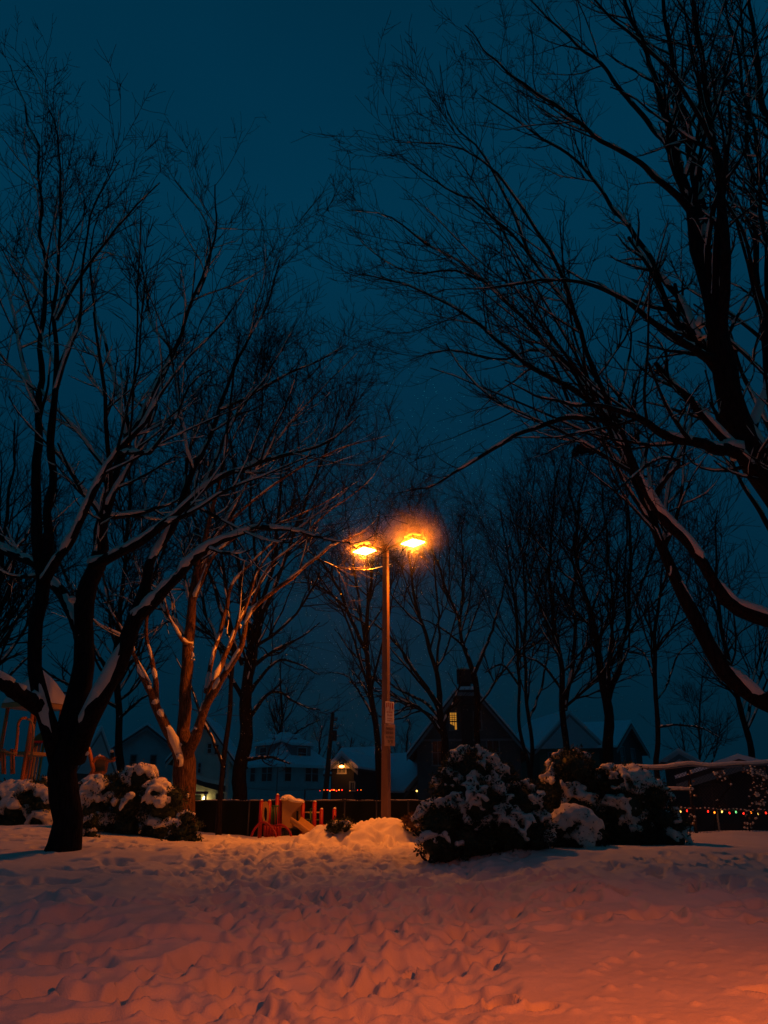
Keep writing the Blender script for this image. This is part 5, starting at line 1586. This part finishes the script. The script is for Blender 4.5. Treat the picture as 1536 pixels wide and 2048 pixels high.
# dark gabled house with the lit window
Yh = 60.0
mh = px(1480, Yh)
hc = P(925, 1490, Yh)
w_h = (1042 - 838) * mh
hb_eave = P(0, 1490, Yh).z
hb_ridge = P(0, 1372, Yh).z
root, fr = gable_house('gabled_house', 'dark house with a clipped gable, tall chimney and one lit yellow window', (P(936, 1490, Yh).x, Yh, 0.0), R(-6), w_h, 11, hb_eave, hb_ridge + 0.35, 'grey_siding', 0.75, 0.25, clip=0.75)
cxw = lambda u: (u - 936) * mh / math.cos(R(6))
zz = lambda v: P(0, v, Yh).z
lw_ = window(root, fr, cxw(908.5), zz(1442), 13 * mh, 33 * mh, 0, 'dim_trim', 'lit_pane', (2, 0))
lw_['label'] = 'lit yellow window'
box('sash_bar', fr @ Vector((cxw(908.5), -0.06, zz(1443))), (13 * mh, 0.05, 0.09), M['dark_metal'], lw_, Matrix.Rotation(R(-6), 4, 'Z'))
for k in range(3):
    box('sash_bar', fr @ Vector((cxw(908.5), -0.055, zz(1430.5 + k * 4.2))), (13 * mh, 0.04, 0.035), M['dark_metal'], lw_, Matrix.Rotation(R(-6), 4, 'Z'))
prism('curtain', [(cxw(902), zz(1459)), (cxw(911), zz(1459)), (cxw(911), zz(1452)), (cxw(902), zz(1447))], 0.01, M['curtain'], lw_, fr @ Matrix.Translation((0, -0.034, 0)))
window(root, fr, cxw(957), zz(1442), 13 * mh, 33 * mh, 0, 'dim_trim', 'pane', (1, 1))
window(root, fr, cxw(876), zz(1505), 20 * mh, 46 * mh, 0, 'dim_trim', 'pane', (1, 1))
window(root, fr, cxw(985), zz(1505), 22 * mh, 44 * mh, 0, 'dim_trim', 'pane', (1, 1))
window(root, fr, cxw(878), zz(1590), 22 * mh, 40 * mh, 0, 'dim_trim', 'pane', (1, 1))
box('belt_trim', fr @ Vector((0, -0.04, zz(1480))), (w_h - 0.1, 0.08, 0.16), M['dim_trim'], root, Matrix.Rotation(R(-6), 4, 'Z'))
ch = box('chimney', fr @ Vector((cxw(935), -0.37, 0.5 * (zz(1346) - 1))), (22 * mh, 0.7, zz(1346) + 1), M['brick_dark'], root, Matrix.Rotation(R(-6), 4, 'Z'))
box('chimney_head', fr @ Vector((cxw(935), -0.37, zz(1355))), (33 * mh, 1.1, 26 * mh), M['brick_dark'], ch, Matrix.Rotation(R(-6), 4, 'Z'))
v, _, t = lumps(np.array([list(fr @ Vector((cxw(935) + dx, -0.37, zz(1342) + 0.05))) for dx in (-.4, -.1, .2, .45)]), np.array([.32, .36, .34, .28]), .6, 40)
link('snow_cap', np_mesh('snow_cap', v, None, t), ch, M['snow_clump'])

# white hip roofed house
Yw = 80.0
cw_ = P(556, 1530, Yw)
ze = P(0, 1529, Yw).z
za = P(0, 1466, Yw + 5).z
S = 6.6
wh = thing('hip_roofed_house', 'white house with a snowy hip roof and two sloping dormers behind the playground', 'house', (cw_.x, Yw, 0), R(45), 'houses beyond the park')
frw = lframe((cw_.x, Yw, 0), R(45))    # local x runs right and back, local y runs left and back
bm = bmesh.new()
bmesh.ops.create_cube(bm, size=1, matrix=frw @ Matrix.Translation((S / 2, S / 2, (ze - 1) / 2)) @ Matrix.Diagonal((S, S, ze + 1, 1)))
link('wall', bm_mesh('wall', bm), wh, M['white_siding'])
bm = bmesh.new()
ov = 0.7
N_ = 10
rowsv = []
for i in range(N_ + 1):
    t_ = i / N_
    rad_ = (S / 2 + ov) * (1 - t_) + 0.35 * t_
    z_ = ze - 0.05 + (za - ze) * (t_ ** 1.12) + 0.1
    rowsv.append([bm.verts.new(frw @ Vector((S / 2 + sx_ * rad_, S / 2 + sy_ * rad_, z_))) for sx_, sy_ in ((-1, -1), (1, -1), (1, 1), (-1, 1))])
for i in range(N_):
    for k in range(4):
        bm.faces.new((rowsv[i][k], rowsv[i][(k + 1) % 4], rowsv[i + 1][(k + 1) % 4], rowsv[i + 1][k]))
bm.faces.new(rowsv[-1])
low = [bm.verts.new(v_.co - Vector((0, 0, 0.28))) for v_ in rowsv[0]]
for k in range(4):
    bm.faces.new((low[k], low[(k + 1) % 4], rowsv[0][(k + 1) % 4], rowsv[0][k]))
bm.faces.new(low[::-1])
link('roof', bm_mesh('roof', bm), wh, M['roof_snow'])
cwp = lambda du: du * px(1530, Yw) / math.cos(R(45))
# faces: right face is local y = 0 (outside -y); left face is local x = 0
fr_r = frw
fr_l = frw @ Matrix.Rotation(R(-90), 4, 'Z')    # its -y points to local -x
wz = P(0, 1547, Yw + 2).z
wht = 30 * px(1547, Yw)
window(wh, fr_r, cwp(18), wz, cwp(11), wht, 0, 'trim', 'pane', (0, 1))
window(wh, fr_r, cwp(62), wz, cwp(24), wht, 0, 'trim', 'pane', (1, 1), True)
window(wh, fr_l, -cwp(24), wz, cwp(24), wht, 0, 'trim', 'pane', (1, 1), True)
window(wh, fr_l, -cwp(58), wz, cwp(11), wht, 0, 'trim', 'pane', (0, 1))
for f_, sgn in ((fr_r, 1), (fr_l, -1)):
    bm = bmesh.new()
    bmesh.ops.create_cube(bm, size=1, matrix=f_ @ Matrix.Translation((sgn * S / 2, -0.03, P(0, 1575, Yw).z)) @ Matrix.Diagonal((S - .1, 0.06, 0.14, 1)))
    link('belt_trim', bm_mesh('belt_trim', bm), wh, M['trim'])
    # dormer: cheeks and front wall under a shed roof
    cxx = sgn * S * 0.5
    dw = 2.6
    zb_, zt_ = ze + 0.5, ze + 2.0
    fd = f_ @ Matrix.Translation((cxx, 0, 0))
    bm = bmesh.new()
    q = [(-dw / 2, 0.45, zb_), (dw / 2, 0.45, zb_), (dw / 2, 0.45, zt_), (-dw / 2, 0.45, zt_), (-dw / 2, 3.9, zb_), (dw / 2, 3.9, zb_), (dw / 2, 3.9, zt_ + .9), (-dw / 2, 3.9, zt_ + .9)]
    vv = [bm.verts.new(fd @ Vector(p_)) for p_ in q]
    for fc in ((0, 1, 2, 3), (1, 5, 6, 2), (5, 4, 7, 6), (4, 0, 3, 7), (3, 2, 6, 7), (0, 4, 5, 1)):
        bm.faces.new([vv[i] for i in fc])
    dm = link('dormer', bm_mesh('dormer', bm), wh, M['dim_trim'])
    bm = bmesh.new()
    q = [(-dw / 2 - .3, 0.1, zt_ - .02), (dw / 2 + .3, 0.1, zt_ - .02), (dw / 2 + .3, 4.1, zt_ + 1.05), (-dw / 2 - .3, 4.1, zt_ + 1.05)]
    vv = [bm.verts.new(fd @ Vector(p_)) for p_ in q]
    vu = [bm.verts.new(fd @ Vector((p_[0], p_[1], p_[2] + .26))) for p_ in q]
    bm.faces.new(vv[::-1]); bm.faces.new(vu)
    for k in range(4): bm.faces.new((vv[k], vv[(k + 1) % 4], vu[(k + 1) % 4], vu[k]))
    link('dormer_roof', bm_mesh('dormer_roof', bm), dm, M['roof_snow'])
    window(wh, fd, 0.1, zb_ + 0.75, 1.1, 1.0, 0.45, 'trim', 'pane', (0, 1))
bm = bmesh.new()
bmesh.ops.create_cone(bm, segments=8, radius1=0.07, radius2=0.07, depth=ze, matrix=frw @ Matrix.Translation((-0.06, -0.06, ze / 2)))
link('downpipe', bm_mesh('downpipe', bm), wh, M['dim_trim'])

# cream house with porch lights
Yc = 62.0
mc = px(1540, Yc)
root, fr = gable_house('cream_house', 'cream house with two glowing porch lights right of the lit trunk', (P(405, 1500, Yc).x, Yc, 0), R(4), 112 * mc, 9, P(0, 1512, Yc).z, P(0, 1440, Yc).z, 'cream_siding', 0.5, 0.25, 'trim')
cu = lambda u: (u - 405) * mc
zc_ = lambda v: P(0, v, Yc).z
window(root, fr, cu(402), zc_(1536), 5 * mc, 18 * mc, 0, 'trim', 'pane', (0, 1))
window(root, fr, cu(449), zc_(1542), 11 * mc, 26 * mc, 0, 'trim', 'pane', (0, 1))
window(root, fr, cu(419), zc_(1497), 7 * mc, 18 * mc, 0, 'trim', 'pane', (0, 1))
window(root, fr, cu(433), zc_(1499), 7 * mc, 18 * mc, 0, 'trim', 'pane', (0, 1))
window(root, fr, cu(447), zc_(1594), 16 * mc, 14 * mc, 0, 'trim', 'pane', (2, 0))
pr_pts = [(cu(372), zc_(1543)), (cu(395), zc_(1556)), (cu(420), zc_(1565)), (cu(456), zc_(1572)), (cu(456), zc_(1584)), (cu(420), zc_(1574)), (cu(395), zc_(1565)), (cu(372), zc_(1552))]
pr_ = prism('porch_roof', pr_pts, 1.6, M['shingle'], root, fr @ Matrix.Translation((0, -1.605, 0)))
sn_pts = [(a, b + 0.01) for a, b in pr_pts[:4]] + [(a, b + 0.3) for a, b in pr_pts[:4]][::-1]
prism('snow_blanket', sn_pts, 1.6, M['snow'], pr_, fr @ Matrix.Translation((0, -1.6, 0)))
box('awning', fr @ Vector((cu(405), -2.2, zc_(1586))), (48 * mc, 1.2, 0.16), M['awning_red'], root, Matrix.Rotation(R(4), 4, 'Z'))
box('door', fr @ Vector((cu(404), -0.03, zc_(1612))), (12 * mc, 0.06, 40 * mc), M['dark_siding'], root, Matrix.Rotation(R(4), 4, 'Z'))
for u, rr_ in ((385, .13), (418, .16)):
    bm = bmesh.new()
    bmesh.ops.create_uvsphere(bm, u_segments=10, v_segments=8, radius=rr_, matrix=Matrix.Translation(fr @ Vector((cu(u), -0.32, zc_(1598)))) @ Matrix.Diagonal((1, 1, 1.3, 1)))
    pl = link('porch_lamp', bm_mesh('porch_lamp', bm, True), root, M['porch_lamp'])
    bm = bmesh.new()
    bmesh.ops.create_cube(bm, size=1, matrix=fr @ Matrix.Translation((cu(u), -0.12, zc_(1598) + 0.26)) @ Matrix.Diagonal((0.12, 0.24, 0.08, 1)))
    link('lamp_bracket', bm_mesh('lamp_bracket', bm), pl, M['dark_metal'])
for u in (384, 429):
    pipe('porch_post', [fr @ Vector((cu(u), -2.65, -0.3)), fr @ Vector((cu(u), -2.65, zc_(1587)))], 0.08, M['trim'], root, 8)

# dark garage with a lamp on its gable
Yg = 58.0
mg = px(1540, Yg)
root, fr = gable_house('garage', 'small dark gabled garage with a bright orange lamp under its peak', (P(686, 1540, Yg).x, Yg, 0), R(-14), 46 * mg, 9, P(0, 1533, Yg).z, P(0, 1513, Yg).z, 'dark_siding', 0.4, 0.22)
gu = lambda u: (u - 686) * mg
zg = lambda v: P(0, v, Yg).z
window(root, fr, gu(684), zg(1538), 14 * mg, 14 * mg, 0, 'trim', 'dim_trim', (1, 0))
window(root, fr, gu(706), zg(1573), 7 * mg, 14 * mg, 0, 'dim_trim', 'pane', (1, 0))
bm = bmesh.new()
q = fr @ Vector((gu(690.5), -0.9, zg(1534)))
bmesh.ops.create_uvsphere(bm, u_segments=12, v_segments=8, radius=0.16, matrix=Matrix.Translation(q) @ Matrix.Diagonal((1.15, 0.9, 0.55, 1)))
gl = link('wall_lamp', bm_mesh('wall_lamp', bm, True), root, M['garage_lamp'])
bm = bmesh.new()
bmesh.ops.create_cone(bm, segments=12, radius1=0.25, radius2=0.08, depth=0.14, cap_ends=True, matrix=Matrix.Translation(q + Vector((0, 0, 0.15))))
bmesh.ops.create_cube(bm, size=1, matrix=fr @ Matrix.Translation((gu(690.5), -0.45, zg(1534) + 0.22)) @ Matrix.Diagonal((0.06, 0.9, 0.06, 1)))
link('lamp_shade', bm_mesh('lamp_shade', bm), gl, M['dark_metal'])

# neighbour behind the garage with snow roof and chimney
Yn = 70.0
mn = px(1540, Yn)
root, fr = gable_house('low_house', 'low house with a wide snowy roof and chimney between garage and lamp post', (P(752, 1540, Yn).x, Yn, 0), R(62), 5, 70 * mn, P(0, 1545, Yn).z, P(0, 1503, Yn).z, 'dark_siding', 0.5, 0.25)
q = P(735, 1520, Yn + 4)
box('chimney', (q.x, q.y, P(0, 1508, Yn + 4).z), (14 * mn, 0.9, 28 * mn), M['brick_dark'], root)

# hip cottage right of the lamp post
Yk = 66.0
mk = px(1560, Yk)
root, fr = gable_house('snow_roofed_cottage', 'cottage with a broad snow covered roof right behind the lamp post', (P(868, 1560, Yk).x, Yk, 0), R(40), 6.5, 8, P(0, 1580, Yk).z, P(0, 1518, Yk + 5).z, 'grey_siding', 0.5, 0.25)
window(root, fr, -1.5, P(0, 1590, Yk).z, 1.2, 1.3, 0, 'dim_trim', 'pane', (1, 1))
bm = bmesh.new()
q = P(833.5, 1582, Yk - 4.6)
bmesh.ops.create_uvsphere(bm, u_segments=8, v_segments=6, radius=0.07, matrix=Matrix.Translation(q))
dl = thing('door_light', 'tiny pale yard light on a post beside the gabled house', 'yard light', (q.x, q.y, 0))
link('lamp', bm_mesh('lamp', bm, True), dl, M['bulb_yellow'])
pipe('post', [(q.x, q.y, -0.2), (q.x, q.y, q.z - 0.05)], 0.04, M['dark_metal'], dl, 7)

# green house right of the gabled house
Ye = 68.0
me_ = px(1500, Ye)
root, fr = gable_house('green_house', 'dull green house behind the right hand row of shrubs', (P(1140, 1500, Ye).x, Ye, 0), R(8), 130 * me_, 10, P(0, 1492, Ye).z, P(0, 1428, Ye).z, 'green_siding', 0.5, 0.22)
gu2 = lambda u: (u - 1140) * me_
window(root, fr, gu2(1100), P(0, 1520, Ye).z, 10 * me_, 26 * me_, 0, 'dim_trim', 'pane', (0, 1))
window(root, fr, gu2(1160), P(0, 1520, Ye).z, 10 * me_, 26 * me_, 0, 'dim_trim', 'pane', (0, 1))
window(root, fr, gu2(1140), P(0, 1465, Ye).z, 9 * me_, 18 * me_, 0, 'dim_trim', 'pane', (0, 1))

# blue grey house right
Yb = 72.0
mb = px(1490, Yb)
root, fr = gable_house('far_house', 'dark house with a long snowy roof behind the slim tree and fence', (P(1255, 1500, Yb).x, Yb, 0), R(58), 10, 130 * mb, P(0, 1500, Yb).z, P(0, 1450, Yb).z, 'dark_siding', 0.6, 0.25)
window(root, fr, -2, P(0, 1515, Yb).z, 1.3, 1.6, 0, 'dim_trim', 'pane', (0, 1))
window(root, fr, 1.6, P(0, 1515, Yb).z, 1.3, 1.6, 0, 'dim_trim', 'pane', (0, 1))
Ys = 46.0
ms = px(1530, Ys)
root, fr = gable_house('shed', 'small shed roof peeking over the fence with snow on its slopes', (P(1362, 1540, Ys).x, Ys, 0), R(-20), 60 * ms, 5, P(0, 1527, Ys).z, P(0, 1508, Ys).z, 'dark_siding', 0.3, 0.15)
# dark building close behind the right fence
Yd = 32.0
md = px(1590, Yd)
root, fr = gable_house('dark_outbuilding', 'wide dark outbuilding behind the fence and coloured lights', (P(1490, 1590, Yd).x, Yd, 0), R(-26), 210 * md, 6, P(0, 1560, Yd).z, P(0, 1528, Yd).z, 'dark_siding', 0.4, 0.2)
window(root, fr, -1.2, P(0, 1592, Yd).z, 0.9, 0.8, 0, 'dark_siding', 'pane', (1, 0))

# blue roofs left, behind the shrubs
Yf = 70.0
mf = px(1500, Yf)
root, fr = gable_house('far_house', 'pale house with dark windows left of the lit trunk', (P(290, 1500, Yf).x, Yf, 0), R(12), 120 * mf, 9, P(0, 1500, Yf).z, P(0, 1455, Yf).z, 'white_siding', 0.5, 0.25)
for u in (270, 308):
    window(root, fr, (u - 290) * mf, P(0, 1524, Yf).z, 9 * mf, 24 * mf, 0, 'dim_trim', 'pane', (0, 1))
root, fr = gable_house('far_house', 'far house whose steep snow roof shows above the orange climber', (P(195, 1500, 60).x, 60, 0), R(30), 62 * px(1500, 60), 7, P(0, 1528, 60).z, P(0, 1462, 60).z, 'grey_siding', 0.5, 0.25)

# leaning utility pole with cross pieces and wires
Yu = 47.0
up_ = thing('utility_pole', 'leaning wooden utility pole left of the garage lamp', 'utility pole', P(651, 1600, Yu))
pb0, pt0 = P(650, 1600, Yu), P(665.5, 1426, Yu)
v, q, t = tube_arrays(np.array([[list(pb0.lerp(pt0, k)) for k in np.linspace(-0.05, 1, 8)]]), np.linspace(0.17, 0.11, 8)[None], 10, 0, 0.02)
link('pole', np_mesh('pole', v, q, t), up_, M['wood'])
for v_, l_ in ((1441, 0.28), (1457, 0.34)):
    c = P(665, v_, Yu)
    arm_ = pipe('cross_arm', [c + Vector((-0.1, 0, 0)), c + Vector((l_, -0.25, 0))], 0.035, M['wood'], up_, 6)
    for k in (0.55, 1.0):
        e_ = c + Vector((l_ * k, -0.25 * k, 0.09))
        bm = bmesh.new()
        bmesh.ops.create_cone(bm, segments=8, radius1=0.06, radius2=0.035, depth=0.16, cap_ends=True, matrix=Matrix.Translation(e_))
        link('insulator', bm_mesh('insulator', bm), arm_, M['grey_metal'])
bm = bmesh.new()
bmesh.ops.create_cone(bm, segments=12, radius1=0.17, radius2=0.17, depth=0.6, cap_ends=True, matrix=Matrix.Translation(P(668, 1472, Yu) + Vector((0.02, -0.2, 0))))
link('transformer', bm_mesh('transformer', bm), up_, M['dark_metal'])


def cable(label, a, b, sag, r=0.012):
    n = 24
    pts = []
    for k in range(n + 1):
        t_ = k / n
        p_ = a.lerp(b, t_)
        pts.append([p_.x, p_.y, p_.z - sag * 4 * t_ * (1 - t_)])
    v_, q_, t_2 = tube_arrays(np.array([pts]), np.full((1, n + 1), r), 4)
    o = link('cable', np_mesh('cable', v_, q_, t_2), None, M['dark_metal'])
    tag(o, label, 'cable')


cable('snowless cable running from the leaning utility pole to the white house', P(665, 1445, Yu), P(560, 1500, 78), 0.4)
cable('cable running from the leaning utility pole over the garage to the right', P(667, 1444, Yu), P(840, 1500, 64), 0.5)
cable('low cable stretched across the white house wall', P(470, 1572, 60), P(660, 1577, 50), 0.2)

# ------------------------------------------------------------------ falling snow near the lamp
g = np.random.default_rng(77)
pos = [np.stack([g.uniform(-5, 5.5, 5200), g.uniform(15.5, 24.5, 5200), g.uniform(2.5, 12.5, 5200)], 1)]
for c_ in (ll, lr):
    N9 = 15000
    d = g.normal(size=(N9, 3)); d /= np.linalg.norm(d, axis=1, keepdims=True)
    q_ = np.array([c_.x, c_.y, LZ + 0.03]) + d * np.abs(g.normal(0.12, 0.52, (N9, 1)))
    q_ = q_[(q_[:, 2] > LZ - 0.1) | (g.uniform(size=N9) < 0.10)]      # extra flakes for the glow, thinned below the lens where the beam overlights
    pos.append(q_)
pos = np.concatenate(pos)
keep_ = np.ones(len(pos), bool)
for c_ in (ll, lr):
    keep_ &= ~((np.abs(pos[:, 0] - c_.x) < 0.36) & (np.abs(pos[:, 1] - c_.y) < 0.36) & (np.abs(pos[:, 2] - LZ) < 0.2))
pos = pos[keep_]
n = len(pos)
sz = np.where(np.arange(n) < 5200, g.uniform(0.0025, 0.0065, n), g.uniform(0.0016, 0.0042, n))
octv = np.array([[1, 0, 0], [-1, 0, 0], [0, 1, 0], [0, -1, 0], [0, 0, 1.3], [0, 0, -1.3]])
octf = np.array([[0, 2, 4], [2, 1, 4], [1, 3, 4], [3, 0, 4], [2, 0, 5], [1, 2, 5], [3, 1, 5], [0, 3, 5]])
V = (pos[:, None, :] + octv[None] * sz[:, None, None]).reshape(-1, 3)
T = ((np.arange(n) * 6)[:, None, None] + octf[None]).reshape(-1, 3)
fl = link('snowflakes', np_mesh('snowflakes', V, None, T, False), None, M['snow'], 'stuff')
tag(fl, 'falling snowflakes sparkling around the lamp heads', 'snowflakes')

# added volumes that imitate the lens bloom round the two lamp heads
def lamp_halo(label, center, radius, dens, seed):
    m = bpy.data.materials.new('halo_volume')
    m.use_nodes = True
    n = m.node_tree
    n.nodes.clear()
    out = n.nodes.new('ShaderNodeOutputMaterial')
    vol = n.nodes.new('ShaderNodeVolumePrincipled')
    vol.inputs['Color'].default_value = (0.95, 0.9, 0.8, 1)
    vol.inputs['Anisotropy'].default_value = 0.2
    tc = n.nodes.new('ShaderNodeTexCoord')
    ln = n.nodes.new('ShaderNodeVectorMath'); ln.operation = 'LENGTH'
    fall = n.nodes.new('ShaderNodeMapRange'); fall.interpolation_type = 'SMOOTHSTEP'
    fall.inputs['From Min'].default_value = 1.0 * radius
    fall.inputs['From Max'].default_value = 0.1 * radius
    sp = n.nodes.new('ShaderNodeSeparateXYZ')
    up = n.nodes.new('ShaderNodeMapRange'); up.interpolation_type = 'SMOOTHSTEP'
    up.inputs['From Min'].default_value = -0.30
    up.inputs['From Max'].default_value = 0.02
    up.inputs['To Min'].default_value = 0.03
    nz = n.nodes.new('ShaderNodeTexNoise')
    nz.inputs['Scale'].default_value = 9.0
    nz.inputs['Detail'].default_value = 4
    mr_ = n.nodes.new('ShaderNodeMapRange')
    mr_.inputs['From Min'].default_value = 0.35
    mr_.inputs['From Max'].default_value = 0.65
    mr_.inputs['To Min'].default_value = 0.35
    mr_.inputs['To Max'].default_value = 1.5
    m1 = n.nodes.new('ShaderNodeMath'); m1.operation = 'MULTIPLY'
    m2 = n.nodes.new('ShaderNodeMath'); m2.operation = 'MULTIPLY'
    m3 = n.nodes.new('ShaderNodeMath'); m3.operation = 'MULTIPLY'; m3.inputs[1].default_value = dens
    L_ = n.links.new
    L_(tc.outputs['Object'], ln.inputs[0]); L_(tc.outputs['Object'], sp.inputs[0]); L_(tc.outputs['Object'], nz.inputs['Vector'])
    L_(ln.outputs['Value'], fall.inputs['Value']); L_(sp.outputs['Z'], up.inputs['Value']); L_(nz.outputs['Fac'], mr_.inputs['Value'])
    m0 = n.nodes.new('ShaderNodeMath'); m0.operation = 'POWER'; m0.inputs[1].default_value = 2.2
    L_(fall.outputs[0], m0.inputs[0]); L_(m0.outputs[0], m1.inputs[0]); L_(up.outputs[0], m1.inputs[1])
    L_(m1.outputs[0], m2.inputs[0]); L_(mr_.outputs[0], m2.inputs[1]); L_(m2.outputs[0], m3.inputs[0])
    L_(m3.outputs[0], vol.inputs['Density']); L_(vol.outputs[0], out.inputs['Volume'])
    bm = bmesh.new()
    bmesh.ops.create_icosphere(bm, subdivisions=2, radius=radius * 1.05)
    o = link('halo_volume', bm_mesh('halo_volume', bm), None, m, 'stuff')
    o.location = center
    return tag(o, label, 'blown snow')


lamp_halo('added halo volume imitating the orange bloom around the right lamp head', Vector((lr.x, lr.y, LZ - 0.03)), 1.35, 0.95, 1)
lamp_halo('added halo volume imitating the orange bloom around the left lamp head', Vector((ll.x, ll.y, LZ - 0.03)), 0.95, 0.60, 2)

# ------------------------------------------------------------------ haze
hz = bpy.data.materials.new('haze')
hz.use_nodes = True
n = hz.node_tree
n.nodes.clear()
o_ = n.nodes.new('ShaderNodeOutputMaterial')
pv = n.nodes.new('ShaderNodeVolumePrincipled')
pv.inputs['Color'].default_value = (0.9, 0.9, 0.9, 1)
pv.inputs['Density'].default_value = HAZE_DENSITY
pv.inputs['Anisotropy'].default_value = 0.75
n.links.new(pv.outputs[0], o_.inputs['Volume'])
bm = bmesh.new()
box_bm(bm, (0, 50, 13), (340, 380, 34))
haze = link('haze', bm_mesh('haze', bm), None, hz, 'stuff')
tag(haze, 'thin snowy night air glowing around the lamps', 'haze')
